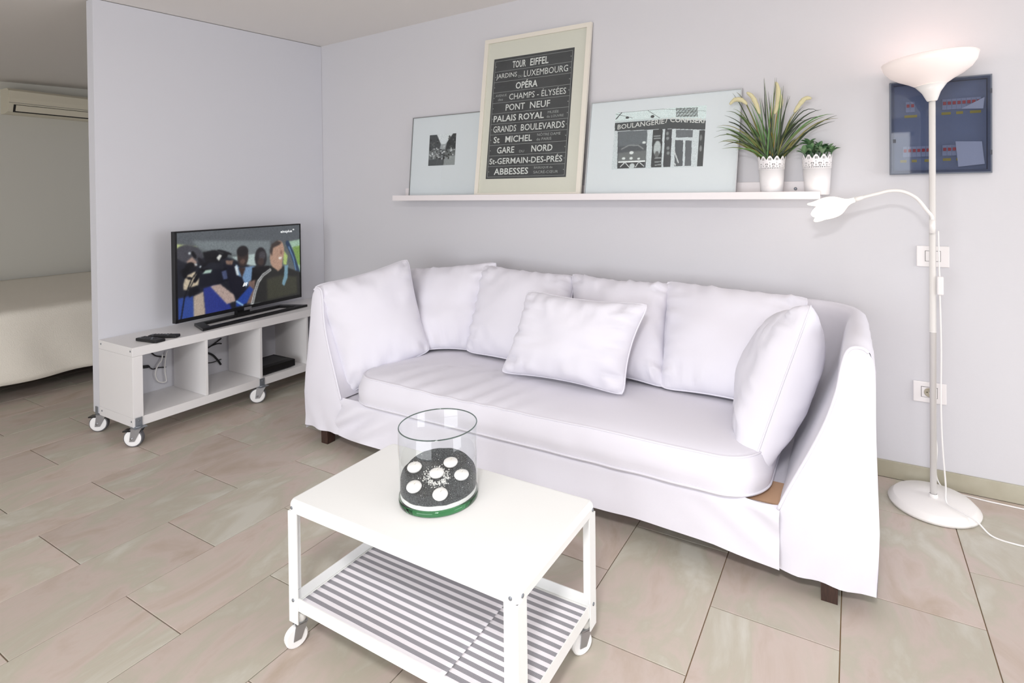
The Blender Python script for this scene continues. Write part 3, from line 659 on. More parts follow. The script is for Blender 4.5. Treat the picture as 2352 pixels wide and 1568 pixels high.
# small street photograph
sm = Frame(-2.735, -2.07, -.046, -.014, .59, .012, 'framed_photograph', 'framed black-and-white photograph of a busy tree-lined street beside the tall poster', .04)
M_thind = mat('thin_dark_frame', (150, 150, 150), .4, metal=.3)
sm.moulding(.005, -.010, .006, M_thind); sm.box(.005, sm.w-.005, .005, sm.h-.005, -.009, -.001).build('mount', mat('pale_mount', (228, 229, 232), .8), sm.root)
s0, s1, t0, t1 = prect(sm, ((987.5, 313.6), (1049, 310), (1042, 382.5), (982, 384)))
Q = Paint(90, 100, (150, 152, 154))
Q.poly([(0, 0), (.28, 0), (.45, .3), (.4, .5), (0, .55)], (58, 60, 62), 2); Q.poly([(1, 0), (.88, 0), (.68, .25), (.62, .5), (1, .55)], (48, 50, 52), 2)
Q.poly([(.28, 0), (.88, 0), (.62, .32), (.45, .32)], (206, 208, 210), 2); Q.poly([(.0, .5), (1, .48), (1, 1), (0, 1)], (104, 106, 106), 3)
Q.poly([(.42, .5), (.6, .5), (.6, 1), (.3, 1)], (70, 72, 74), 2); Q.poly([(.6, .72), (1, .7), (1, 1), (.58, 1)], (140, 142, 142), 2); Q.poly([(0, .8), (.35, .78), (.3, 1), (0, 1)], (66, 68, 70), 2)
for k in range(60):
    r = random.Random(k+50); g_ = r.choice([30, 50, 190, 210, 160, 80]); Q.ell(r.uniform(.02, .98), r.uniform(.38, .78), r.uniform(.015, .05), r.uniform(.012, .04), (g_, g_, g_), 1)
for k in range(60):
    r = random.Random(k+250); x = r.uniform(0, 1); g_ = r.choice([34, 44, 76, 90])
    if x < .36 or x > .72: Q.ell(x, r.uniform(.02, .42)*(1 if abs(x-.5) > .3 else .6)+(.1 if x < .36 else .06), .03, .03, (g_, g_, g_), 1)
Q.noise(.06, 9, 0); Q.a = np.clip(Q.a*1.1, 0, 250)
picture('photo_print', Q, sm.P(s0, t1, -.0004), sm.ex*(s1-s0), -sm.et*(t1-t0), M_photo, sm.root)
sm.box(.005, sm.w-.005, .005, sm.h-.005, .002, .0035).build('glass_pane', M_pane, sm.root)

# ------------------------------------------------------------------ potted plants
M_pot = mat('white_enamel_pot', (244, 241, 242), .4); M_inner = mat('dark_inner_pot', (58, 58, 56), .8); M_soil = mat('potting_soil', (52, 42, 34), .95, bump=.5, bscale=90)
def pot(root, cx, cy, zb, rb, rt, h):
    zl = zb+h*.66
    R = lambda z: rb+(rt-rb)*(z-zb)/h
    MB().lathe([(rb-.004, zb+.0008), (rb, zb+.003), (R(zl), zl), (R(zl)-.002, zl), (rb-.002, zb+.005)], (cx, cy, 0), 40, cap=False).build('pot_wall', M_pot, root)
    # pierced lace collar: ring lattice with scalloped top edge
    n, m = 240, 22; top = h*.34; vs = []; fs = []
    for j in range(m+1):
        for k in range(n):
            a = 2*PI*k/n; sc = .70+.30*(.5+.5*math.cos(12*a))**.6
            f = j/m; z = zl+f*top*(1 if f < .6 else 1)*(sc if f > .0 else 1)
            z = zl+top*(f*sc if f > .62 else f*(1-(f/.62)*(1-sc)))
            r = R(z)+.0006; vs.append((cx+r*math.cos(a), cy+r*math.sin(a), z))
    for j in range(m):
        for k in range(n):
            a12 = (12*(k+.5)/n) % 1; f = (j+.5)/m; hole = False
            if .06 < f < .12 and (k % 5) in (1, 2): hole = True
            dx, dy = (a12-.5), (f-.36)
            if .16 < f < .60:
                q = math.hypot(dx*1.0, dy*1.15)
                if .14 < q < .21 or q < .06: hole = True
                if math.hypot((a12 if a12 < .5 else a12-1)*1.2, (f-.27)*1.2) < .10 or math.hypot((a12 if a12 < .5 else a12-1)*1.2, (f-.5)*1.2) < .07: hole = True
                if (k % 5 == 0 or j % 6 == 0): hole = False
            if .66 < f < .86 and (a12 < .26 or a12 > .74) and (k % 4 in (1, 2)): hole = True
            if not hole: fs.append((j*n+k, j*n+(k+1) % n, (j+1)*n+(k+1) % n, (j+1)*n+k))
    o = MB().add(vs, fs, 0, True).build('lace_collar', M_pot, root); so = o.modifiers.new('sheet', 'SOLIDIFY'); so.thickness = .0012; so.offset = -1
    MB().lathe([(rb*.8, zb+.006), (R(zl+top*.6)-.006, zl+top*.62), (R(zl+top*.6)-.008, zl+top*.62), (R(zl+top*.55)-.012, zl+top*.5), (.001, zl+top*.52)], (cx, cy, 0), 28).build('inner_pot', M_inner, root)
    return zl+top*.5
P1 = Vector((-.226, -.0795, SB)); P2 = Vector((-.017, -.0795, SB))
pl = thing('potted_grass', P1, 'white lace-rimmed pot of long arching ornamental grass on the ledge', 'plant')
zs = pot(pl, P1.x, P1.y, SB, .053, .066, .197)
G = [mat('grass_%d' % i, c, .45) for i, c in enumerate([(72, 92, 42), (96, 112, 52), (58, 76, 36), (120, 116, 58), (44, 58, 34), (88, 132, 66)])]
M_ochre = mat('ochre_stem', (196, 150, 48), .6); M_plume = mat('pale_plume', (226, 218, 176), .8, bump=.6, bscale=500)
def blade(p0, p1, sag, w, m, name='grass_blade', par=None, up=None):
    p0, p1 = Vector(p0), Vector(p1); n = 9; pts = []
    for i in range(n+1):
        t = i/n; c = p0.lerp(p1, t); c.z += sag*4*t*(1-t); c.y = min(c.y, -.006); pts.append(c)
    vs = []; fs = []
    for i, c in enumerate(pts):
        t = i/n; d = (pts[min(i+1, n)]-pts[max(i-1, 0)]).normalized(); s = d.cross(Vector((.35, -1, .2))).normalized(); ww = w*(min(1, .35+t*3))*(1-t**2.2)*.5+.0003
        f = d.cross(s)*ww*.5
        vs += [c-s*ww+f, c, c+s*ww+f]
    for i in range(n): fs += [(3*i, 3*i+1, 3*i+4, 3*i+3), (3*i+1, 3*i+2, 3*i+5, 3*i+4)]
    return MB().add(vs, fs, 0, True).build(name, m, par)
gx, gy = P1.x, P1.y
tips = [  # tips read from the photograph (px), sag
 (1755,178,.01),(1795,200,.01),(1765,210,.01),(1815,220,.03),(1722,232,.04),(1690,210,.06),(1684,250,.06),(1652,283,.07),(1648,290,.06),(1645,302,.06),(1640,316,.06),(1650,328,.05),(1662,335,.05),
 (1880,255,.09),(1915,262,.06),(1925,272,.055),(1890,268,.06),(1850,275,.05),(1838,250,.05),(1780,178,.0),(1745,225,.02),(1735,262,.02),(1820,262,.02),(1842,268,.03),(1700,265,.04),(1668,256,.07),(1700,300,.03),(1808,290,.01),(1825,318,.01),(1835,335,.015),
 (1720,300,.02),(1730,325,.01),(1712,340,.02),(1790,240,.01),(1775,260,.0),(1760,240,.0),(1802,255,.01),(1850,330,.02),(1690,345,.03)]
rg = random.Random(3)
for i, (u, v, sg) in enumerate(tips):
    for k in range(2 if i < 30 else 1):
        yy = rg.uniform(-.20, -.015); p = ony(u+rg.uniform(-8, 8)*k, v+rg.uniform(-6, 10)*k, yy)
        blade((gx+rg.uniform(-.025, .025)+(p.x-gx)*.08, gy+rg.uniform(-.025, .02), zs+.001), p, sg*(1.1 if k == 0 else .7), rg.uniform(.006, .010), G[rg.randrange(6)], par=pl)
for i, (u, v) in enumerate(((1772, 235), (1785, 250), (1768, 262))): blade((gx+.01*i-.01, gy, zs+.001), ony(u, v, -.09), 0, .009, M_ochre, 'ochre_stem', pl)
for pts in (((1782,188),(1787,205),(1786,232),(1780,255)), ((1788,210),(1794,232),(1790,250)), ((1676,240),(1688,229),(1704,230),(1716,240)), ((1715,212),(1728,222),(1738,242),(1745,262)), ((1864,226),(1850,226),(1838,238),(1824,258)), ((1786,232),(1784,250),(1778,262))):
    q = [ony(u, v, -.085) for u, v in pts]; sp = spline(q, 5); n = len(sp)
    MB().tube(sp, [.0015+.0105*math.sin(PI*(i+.6)/(n+.4))**.7*(.85+.3*rg.random()) for i in range(n)], 8).build('seed_plume', M_plume, pl)
    blade(sp[-1], (gx+rg.uniform(-.01, .01), gy, zs+.001), 0, .003, G[1], 'plume_stalk', pl)
pl2 = thing('potted_succulent', P2, 'white lace-rimmed pot of leafy green succulent at the end of the ledge', 'plant')
zs2 = pot(pl2, P2.x, P2.y, SB, .055, .068, .197)
LG = [mat('leaf_%d' % i, c, .42) for i, c in enumerate([(98, 136, 94), (118, 152, 108), (78, 114, 78), (140, 166, 130)])]
lb = MB(); vs = []; fs = []; N = 6
for i in range(N+1):
    t = i/N; w = .5*math.sin(PI*min(1, t*.86+.07))**.8*(1 if t < .98 else .3)
    for s in (-1, 0, 1): vs.append((t, s*w*.52, (.10 if s else .0)*w*2+.12*math.sin(PI*t*.9)))
for i in range(N): fs += [(3*i, 3*i+1, 3*i+4, 3*i+3), (3*i+1, 3*i+2, 3*i+5, 3*i+4)]
leafs = []
for m in LG:
    o = MB().add(vs, fs, 0, True).build('leaf', m); leafs.append(o.data); bpy.data.objects.remove(o)
def leaf(p, yaw, pitch, L):
    o = bpy.data.objects.new('leaf', leafs[rg.randrange(4)]); COL.objects.link(o); o.location = p; o.rotation_euler = (rg.uniform(-.3, .3), -pitch, yaw); o.scale = (L, L, L); attach(o, pl2); return o
for k in range(15):
    a = k*2.4; rr = .062*math.sqrt((k+.3)/15); hx = P2.x+rr*math.cos(a)*1.15; hy = min(P2.y+rr*math.sin(a)*.85, -.05); hz = zs2+.03+.035*(1-rr/.07)+rg.uniform(-.008, .012)
    if k == 4: hx, hz = P2.x-.035, zs2+.082
    MB().cyl((P2.x+(hx-P2.x)*.6, P2.y+(hy-P2.y)*.6, zs2+.002), (hx, hy, hz), .0025, 6).build('stem', LG[2], pl2)
    for j in range(7): leaf((hx, hy, hz), a+j*1.05+rg.uniform(-.2, .2), .35+.9*(j % 2)*.6+rg.uniform(-.25, .25), rg.uniform(.036, .050))

# ------------------------------------------------------------------ fuse box, switch, socket
fb = thing('fuse_box', (.483, 0, 1.45), 'grey fuse box with a smoked see-through door and red breakers, behind the lamp', 'fuse box')
bx0, bx1, bz0, bz1 = .292, .676, 1.450, 1.884
M_fbf = mat('fuse_box_grey', (104, 110, 122), .5); M_fbi = mat('fuse_box_inner', (150, 156, 168), .6); M_fbd = mat('fuse_box_edge', (66, 70, 80), .5)
box('back_plate', (bx0, -.004, bz0), (bx1, -.0005, bz1), M_fbd, fb)
for r in ((bx0, bx1, bz0, bz0+.016), (bx0, bx1, bz1-.016, bz1), (bx0, bx0+.016, bz0+.0161, bz1-.0161), (bx1-.016, bx1, bz0+.0161, bz1-.0161)):
    box('frame_bar', (r[0], -.03, r[2]), (r[1], -.0041, r[3]), M_fbf, fb)
box('inner_cover', (bx0+.017, -.010, bz0+.017), (bx1-.017, -.0041, bz1-.017), M_fbi, fb)
M_brk = mat('breaker_body', (186, 188, 196), .5); M_red = mat('red_toggle', (214, 58, 58), .5); M_yel = mat('yellow_label', (220, 190, 70), .6); M_paper = mat('paper', (232, 228, 226), .8)
def breakers(x0, n, z):
    for k in range(n):
        x = x0+.0178*k; o = box('breaker', (x, -.019, z-.024), (x+.0172, -.0101, z+.024), M_brk, fb); box('toggle', (x+.003, -.0245, z-.002), (x+.0142, -.0191, z+.012), M_red, o)
breakers(.357, 2, 1.765); breakers(.497, 8, 1.765); breakers(.345, 7, 1.556); breakers(.497, 7, 1.556)
for x0, x1, z in ((.352, .402, 1.722), (.495, .53, 1.725), (.55, .575, 1.725), (.60, .64, 1.725), (.335, .36, 1.513), (.38, .40, 1.513), (.43, .46, 1.513), (.50, .53, 1.515), (.55, .60, 1.515), (.61, .645, 1.515)):
    box('label_strip', (x0, -.0112, z-.006), (x1, -.0101, z+.006), M_yel, fb)
for q, m in ((((.545, 1.595), (.64, 1.59), (.65, 1.49), (.555, 1.48)), M_paper), (((.565, 1.74), (.65, 1.785), (.645, 1.735)), M_paper)):
    vs = [(x, y, z) for y in (-.0262, -.0257) for x, z in q]; n = len(q)
    MB().add(vs, [tuple(range(n)), tuple(range(2*n-1, n-1, -1))]+[(i, (i+1) % n, n+(i+1) % n, n+i) for i in range(n)]).build('paper_slip', m, fb)
door = box('smoked_door', (bx0+.006, -.0345, bz0+.006), (bx1-.006, -.0315, bz1-.006), M_smoke, fb)
box('door_catch', (bx0+.012, -.038, bz0+.15), (bx0+.024, -.0347, bz0+.166), M_fbd, door)
for zz in (.08, .35): box('hinge', (bx1-.008, -.037, bz0+zz), (bx1-.001, -.0347, bz0+zz+.02), M_fbd, door)
sw = thing('light_switch', (.46, 0, 1.02), 'white light switch plate on the wall behind the lamp pole', 'switch')
box('switch_plate', (.398, -.008, 1.020), (.524, -.0005, 1.117), M_plastic, sw, .003)
box('rocker_gap', (.431, -.0086, 1.046), (.491, -.0081, 1.095), M_dark, sw); box('rocker', (.4325, -.011, 1.0475), (.4895, -.0087, 1.0935), M_plastic, sw, .001)
so_ = thing('wall_socket', (.447, 0, .385), 'white power socket low on the wall with a cord plugged in', 'socket')
box('socket_plate', (.383, -.008, .386), (.512, -.0005, .482), M_plastic, so_, .003)
box('module_gap', (.414, -.0086, .411), (.478, -.0081, .460), M_dark, so_); box('module', (.4155, -.0105, .4125), (.4765, -.0087, .4585), M_plastic, so_, .001)
MB().lathe([(.021, -.0106), (.021, -.0118), (.017, -.0118), (.0165, -.0108)], (.446, 0, .4355), 28, axis='y').build('socket_ring', mat('socket_recess', (176, 168, 150), .5), so_)
for dx in (-.009, .009): MB().lathe([(.0025, -.0107), (.0025, -.0112)], (.446+dx, 0, .4355), 8, axis='y').build('socket_hole', M_dark, so_)

# ------------------------------------------------------------------ floor lamp
LX, LY = .44, -.20
lp = thing('floor_lamp', (LX, LY, 0), 'white uplighter floor lamp with a lit flexible reading arm and round base', 'lamp')
MB().lathe([(.150, .0005), (.168, .004), (.170, .013), (.1695, .0145), (.1505, .0335), (.148, .0355), (.06, .040), (.02, .042), (.001, .042)], (LX, LY, 0), 48).build('base', M_lamp, lp)
MB().lathe([(.162, .0002), (.162, .002)], (LX, LY, 0), 32).build('base_pad', M_blackm, lp)
MB().lathe([(.0125, .042), (.0125, .76), (.0133, .7601), (.0133, .763), (.0125, .7631), (.0125, 1.76)], (LX, LY, 0), 18).build('pole', M_lamp, lp)
MB().lathe([(.017, .0421), (.017, .052), (.0135, .056)], (LX, LY, 0), 18, cap=False).build('pole_collar', M_lamp, lp)
tilt = Matrix.Translation((LX, LY, 1.76)) @ Matrix.Rotation(math.radians(4), 4, 'Y').inverted()
def tilted(o):
    o.data.transform(tilt); return o
M_shade = mat('translucent_bowl', (246, 238, 236), .4, emit=(255, 224, 206), estr=.12)
prof = [(.016, 0), (.02, .004), (.034, .038), (.058, .070)]
tilted(MB().lathe(prof+[(p[0]-.004, p[1]+.001) for p in prof[::-1]], n=40, cap=False).build('shade_neck', M_lamp, lp))
prof = [(.058, .0705), (.085, .088), (.120, .106), (.150, .128), (.168, .152), (.177, .182)]
tilted(MB().lathe(prof+[(p[0]-.003, p[1]+.002) for p in prof[::-1]], n=48, cap=False).build('bowl_shade', M_shade, lp))
tilted(MB().lathe([(.012, .05), (.022, .07), (.030, .095), (.024, .115), (.001, .122)], n=20).build('upper_bulb', mat('warm_bulb', (255, 240, 225), .4, emit=(255, 205, 170), estr=2), lp))
# gooseneck reading arm
jp = onx(2140, 500, LX); 
def arm(u, v, y): return ony(u, v, y)
YA = LY-.018
pts = [(LX-.004, YA, 1.235), (LX-.004, YA-.002, 1.262), arm(2128, 482, YA-.004), arm(2105, 455, YA-.006), arm(2075, 440, YA-.008), arm(2045, 438, YA-.01), arm(2010, 446, YA-.012), arm(1962, 458, YA-.014)]
MB().tube(spline(pts, 8), .0075, 12).build('gooseneck', M_lamp, lp)
MB().tube([(LX-.003, YA, 1.19), (LX-.003, YA, 1.25)], .0115, 14).build('arm_joint', M_lamp, lp)
a0 = arm(1965, 458, YA-.014); a1 = arm(1862, 490, YA-.030)
ax_ = (a1-a0).normalized(); Lh = (a1-a0).length; sx_ = ax_.cross(Vector((0, 0, 1))).normalized(); sz_ = sx_.cross(ax_)
M_head = mat('glowing_shade', (255, 250, 240), .5, emit=(255, 244, 224), estr=.75)
vs = []; fs = []; n = 36; m = 12
for j in range(m+1):
    t = j/m; r = [.010, .011, .013, .018, .027, .037, .045, .049, .050, .049, .047, .046, .047][j]
    for k in range(n):
        a = 2*PI*k/n; lob = (.5+.5*math.cos(3*a+.6)); ext = Lh*(t*(.70+.30*lob**.7 if t > .0 else 1)); rr = r*(1+.05*lob*t)
        p = a0+ax_*ext+(sx_*math.cos(a)+sz_*math.sin(a))*rr; vs.append(p)
for j in range(m): fs += [(j*n+k, j*n+(k+1) % n, (j+1)*n+(k+1) % n, (j+1)*n+k) for k in range(n)]
o = MB().add(vs, fs, 0, True).build('reading_shade', M_head, lp); so = o.modifiers.new('shell', 'SOLIDIFY'); so.thickness = .0025
MB().lathe([(.010, 0), (.016, .02), (.020, .04), (.012, .055), (.001, .06)], n=16).build('reading_bulb', mat('reading_bulb_glass', (255, 250, 240), .4, emit=(255, 240, 214), estr=3), lp)
bo = [c for c in lp.children if c.name.startswith('reading_bulb')][0]
bo.data.transform(Matrix.Translation(a0+ax_*.045) @ ax_.to_track_quat('Z', 'Y').to_matrix().to_4x4())
MB().tube([a0-ax_*.035, a0-ax_*.01, a0+ax_*.004], [.0085, .011, .0115], 14).build('shade_socket', M_lamp, lp)
# cords
cpts = [(LX+.020, LY-.006, 1.20), (LX+.022, LY-.008, 1.05), (LX+.024, LY-.010, 1.0)]
MB().tube(spline(cpts, 6), .003, 7).build('cord', M_cordw, lp)
MB().box((LX+.013, LY-.022, .925), (LX+.037, LY-.002, 1.005), bev=.005).build('cord_switch', M_plastic, lp)
cpts = [(LX+.024, LY-.012, .925), (LX+.028, LY-.012, .7), (LX+.026, LY-.02, .45), (LX+.03, LY-.026, .28), (LX+.040, LY-.03, .12), (LX+.040, LY-.04, .053), (LX+.06, LY-.065, .0445), (LX+.098, LY-.10, .0430), (LX+.132, LY-.125, .036), (LX+.175, LY-.15, .004), (LX+.24, LY-.17, .0035), (LX+.29, LY-.16, .0035), (LX+.33, LY-.09, .0035), (LX+.42, LY-.05, .0035)]
MB().tube(spline(cpts, 8), .0033, 7).build('cord', M_cordw, lp)
cpts = [(.446, -.014, .4355), (.447, -.03, .432), (.449, -.04, .40), (.456, -.045, .3), (.470, -.05, .2), (.466, -.05, .12), (.472, -.045, .05), (.51, -.03, .006), (.62, -.05, .0035), (.72, -.055, .0035), (.86, -.06, .0035)]
MB().tube(spline(cpts, 8), .0033, 7).build('cord', M_cordw, lp)
def point(name, loc, e, r, col, par):
    l = bpy.data.lights.new(name, 'POINT'); l.energy = e; l.shadow_soft_size = r; l.color = col; o = bpy.data.objects.new(name, l); COL.objects.link(o); o.location = loc; attach(o, par)
point('uplight', (LX-.006, LY, 1.94), .55, .03, (1, .72, .62), lp)
pl_ = a0+ax_*(Lh*.98); point('reading_light', pl_, .12, .02, (1, .9, .76), lp)

# ------------------------------------------------------------------ sofa
SX0, SX1, SYF, SYB = -2.60, .205, -1.035, -.055
sofa = thing('sofa', ((SX0+SX1)/2, -.55, 0), 'long white slip-covered sofa with curved sloping arms and dark wooden feet', 'sofa')
# plan path of the outside, from left arm front round the back to right arm front
path = []
R_ = .27
def seg(a, b, n): return [(a[0]+(b[0]-a[0])*i/n, a[1]+(b[1]-a[1])*i/n) for i in range(n)]
path += [(p, (1, 0)) for p in seg((SX0, SYF), (SX0, SYB-R_), 16)]
for i in range(12): a = PI-PI/2*i/12; path.append(((SX0+R_+R_*math.cos(a), SYB-R_+R_*math.sin(a)), (-math.cos(a), -math.sin(a))))
path += [(p, (0, -1)) for p in seg((SX0+R_, SYB), (SX1-R_, SYB), 40)]
for i in range(12): a = PI/2-PI/2*i/12; path.append(((SX1-R_+R_*math.cos(a), SYB-R_+R_*math.sin(a)), (-math.cos(a), -math.sin(a))))
path += [(p, (-1, 0)) for p in seg((SX1, SYB-R_), (SX1, SYF), 16)]+[((SX1, SYF), (-1, 0))]
NP = len(path)
def profile(f, rim):   # f: 1 at arm front, 0 at the back; list of (inward, z)
    return [(.006, .062), (.0, .16), (-.004, .27), (.0, .42), (.004, .58), (.004, rim-.10), (.008, rim-.05), (.018, rim-.018), (.040, rim), (.068, rim-.002), (.088, rim-.022), (.100, rim-.06), (.125, .66), (.165, .56), (.215, .45), (.262, .36), (.300, .272)]
vs = []; fs = []; K = len(profile(0, .84))
for i, ((x, y), (nx, ny)) in enumerate(path):
    f = max(0., min(1., (-(y)-.35)/.68)); rim = .845+.035*f
    if f > .9: rim -= (f-.9)*.25
    for k, (d, z) in enumerate(profile(f, rim)):
        yy = y+ (.055*f*max(0, (z-.3)/.55) if f > 0 else 0)
        wob = (.004*nz(x*6+k*.3, y*6, z*5)+.002*nz(x*22, y*22, z*8)) if 0 < k < K-1 else 0
        hem = .012*nz(x*3, y*3, 5) if k == 0 else 0
        if x > SX1-.02 and z < .5: wob -= .006*math.sin(y*22)*max(0, .5-z)
        vs.append((x+nx*(d+wob), yy+ny*(d+wob), z+hem))
for i in range(NP-1): fs += [(i*K+k, (i+1)*K+k, (i+1)*K+k+1, i*K+k+1) for k in range(K-1)]
b = MB().add(vs, fs, 0, True); b.build('slipcover_shell', M_fab, sofa)
# arm fronts (the end faces of the arms), gently padded, each a sheet of cloth
def arm_front(side):
    x = SX0 if side < 0 else SX1; s = 1 if side < 0 else -1
    rim = .845+.035-.025; pr = profile(1, rim); b = MB(); n = 14; vs = []; fs = []
    zs_ = [.082 if side < 0 else .064, .12, .16, .2, .24, .272, .32, .36, .4, .45, .5, .56, .62, .68, .74, .79, rim-.04, rim-.015, rim-.003]
    out = pr[:9]; inn = pr[8:][::-1]
    def interp(lst, z):
        if z <= lst[0][1]: return lst[0][0]
        for (d0, z0), (d1, z1) in zip(lst[:-1], lst[1:]):
            if z0 <= z <= z1: return d0+(d1-d0)*(z-z0)/max(1e-6, z1-z0)
        return lst[-1][0]
    for z in zs_:
        do, di = interp(out, z), interp(inn, max(z, .272))
        if z > rim-.02: do, di = do+.002, di-.002
        for k in range(n+1):
            t = k/n; d = do+(di-do)*t; pad = .012*math.sin(PI*t)**.5*min(1, (rim-z)/.05+.05)
            fold = .006*math.sin((t*7+z*16)*2+side)*max(0, (.26-z)/.2)+.003*nz(d*9, z*9, side)
            y = SYF+.055*max(0, (z-.3)/.55)-pad-fold
            vs.append((x+s*d, y, z+(.008*nz(d*8, 1, side) if z < .1 else 0)))
    for j in range(len(zs_)-1): fs += [(j*(n+1)+k, j*(n+1)+k+1, (j+1)*(n+1)+k+1, (j+1)*(n+1)+k) for k in range(n)]
    b.add(vs, fs, 0, True).build('arm_front', M_fab, sofa)
    # welt along the inner slope
    pts = [(x+s*(interp(inn, z)+.0), SYF+.055*max(0, (z-.3)/.55)-.002, z) for z in (.272, .33, .4, .5, .6, .7, .76, rim-.05, rim-.02)]
    pts += [(x+s*d, SYF+.055*max(0, (z-.3)/.55)-.002, z) for d, z in ((.068, rim-.004), (.040, rim-.004), (.024, rim-.016))]
    MB().tube(spline(pts, 4), .006, 8).build('arm_welt', M_fab, sofa)
arm_front(-1); arm_front(1)
box('seat_base', (SX0+.06, SYF+.03, .14), (SX1-.06, -.15, .264), M_fab, sofa, .01)
box('seat_bounce_patch', (-.42, SYF+.035, .2645), (SX1-.09, -.84, .269), M_tan, sofa)  # warm brownish bounce in the right-end gap, painted as a thin tan patch
# front skirt with folds
b = MB(); nx_, nz_ = 150, 14; xa, xb = SX0+.295, SX1-.295; vs = []; fs = []
for j in range(nz_+1):
    for i in range(nx_+1):
        t = i/nx_; x = xa+(xb-xa)*t; f = j/nz_
        hem = .085+.022*math.exp(-((t-.78)/.16)**2)-.008*math.exp(-((t-.25)/.2)**2)-.02*max(0, t-.9)/.1+.006*nz(x*5, 0, 2)
        z = .279+(hem-.279)*f
        left = math.exp(-(t/.16)**2); right = math.exp(-((1-t)/.10)**2)
        fold = left*.024*math.sin((x*26+f*8.5))*math.sin(PI*min(1, f*.98))**.8+right*.010*math.sin((x*30-f*9))*(1-f)*1.2
        fold += .005*nz(x*7, f*1.2, 4)*f+.006*math.sin(x*11+2*nz(x*2, 0, 0))*f*f*.5
        y = SYF-.010-.014*f-fold
        if f < .08: y += .02*(1-f/.08)
        vs.append((x, y, z))
for j in range(nz_): fs += [(j*(nx_+1)+i, (j+1)*(nx_+1)+i, (j+1)*(nx_+1)+i+1, j*(nx_+1)+i+1) for i in range(nx_)]
b.add(vs, fs, 0, True); o = b.build('front_skirt', M_fab, sofa)
for (x, y) in ((-2.447, -1.005), (.063, -1.011), (-2.45, -.16), (.06, -.16)):
    b = MB(); a, c = .025, .026
    b.add([(x-a, y-a, .0005), (x+a, y-a, .0005), (x+a, y+a, .0005), (x-a, y+a, .0005), (x-c, y-c, .15), (x+c, y-c, .15), (x+c, y+c, .15), (x-c, y+c, .15)], [(0,3,2,1),(4,5,6,7)]+[(i, (i+1) % 4, 4+(i+1) % 4, 4+i) for i in range(4)]); b.build('foot', M_wood, sofa)
# seat cushion
sc_ = thing('seat_cushion', (-1.17, -.68, .28), 'long thick white seat cushion lying across the sofa', 'cushion')
def rrect(x0, x1, y0, y1, rf, rb, n=14):
    p = []
    for cx_, cy_, r, a0_ in ((x1-rf, y0+rf, rf, -PI/2), (x1-rb, y1-rb, rb, 0), (x0+rb, y1-rb, rb, PI/2), (x0+rf, y0+rf, rf, PI)):
        p += [(cx_+r*math.cos(a0_+PI/2*i/n), cy_+r*math.sin(a0_+PI/2*i/n)) for i in range(n+1)]
    return p
def densify(p, step=.05):
    out = []
    for i in range(len(p)):
        a = p[i]; b = p[(i+1) % len(p)]; L = math.hypot(b[0]-a[0], b[1]-a[1]); n = max(1, int(L/step))
        out += [(a[0]+(b[0]-a[0])*k/n, a[1]+(b[1]-a[1])*k/n) for k in range(n)]
    return out
base = densify(rrect(-2.235, -.135, -1.062, -.33, .17, .22), .018); N = len(base); cx_, cy_ = -1.17, -.66
lev = [(.035, .274), (.004, .279), (0, .288), (.0, .30), (-.006, .325), (-.004, .355), (.008, .385), (.016, .405), (.024, .413), (.045, .421), (.09, .428), (.16, .433), (.25, .436), (.34, .437)]
vs = []; fs = []
for ins, z in lev:
    for (x, y) in base:
        # inset towards a spine line
        sx = min(max(x, -1.85), -.52); vx, vy = sx-x, cy_-y; L = math.hypot(vx, vy); k = min(ins/L, .99)
        X, Y = x+vx*k, y+vy*k; Z = z+.010*nz(X*2.3, Y*2.3, 1)*(1 if z > .4 else 0)
        if z > .385 and Y < -.62:   # pulled creases near the front edge
            w = math.exp(-((X+1.55)/.42)**2)*max(0, min(1, (-.62-Y)/.25)); Z += w*(.0065 if z > .415 else .002)*math.sin((X*1.0-Y*.55)*42+3*nz(X*3, Y*3))
        vs.append((X, Y-(.004*nz(X*9, z*12, 3) if z < .4 else 0), Z))
for j in range(len(lev)-1): fs += [(j*N+k, j*N+(k+1) % N, (j+1)*N+(k+1) % N, (j+1)*N+k) for k in range(N)]
fs += [tuple(range(N-1, -1, -1)), tuple((len(lev)-1)*N+k for k in range(N))]
MB().add(vs, fs, 0, True).build('cover', M_fab, sc_)
for ii in (2, 8): MB().tube([Vector(v)+Vector((0, 0, .001)) for v in vs[ii*N:(ii+1)*N]], .0045, 7, closed=True).build('piping', M_fab, sc_)

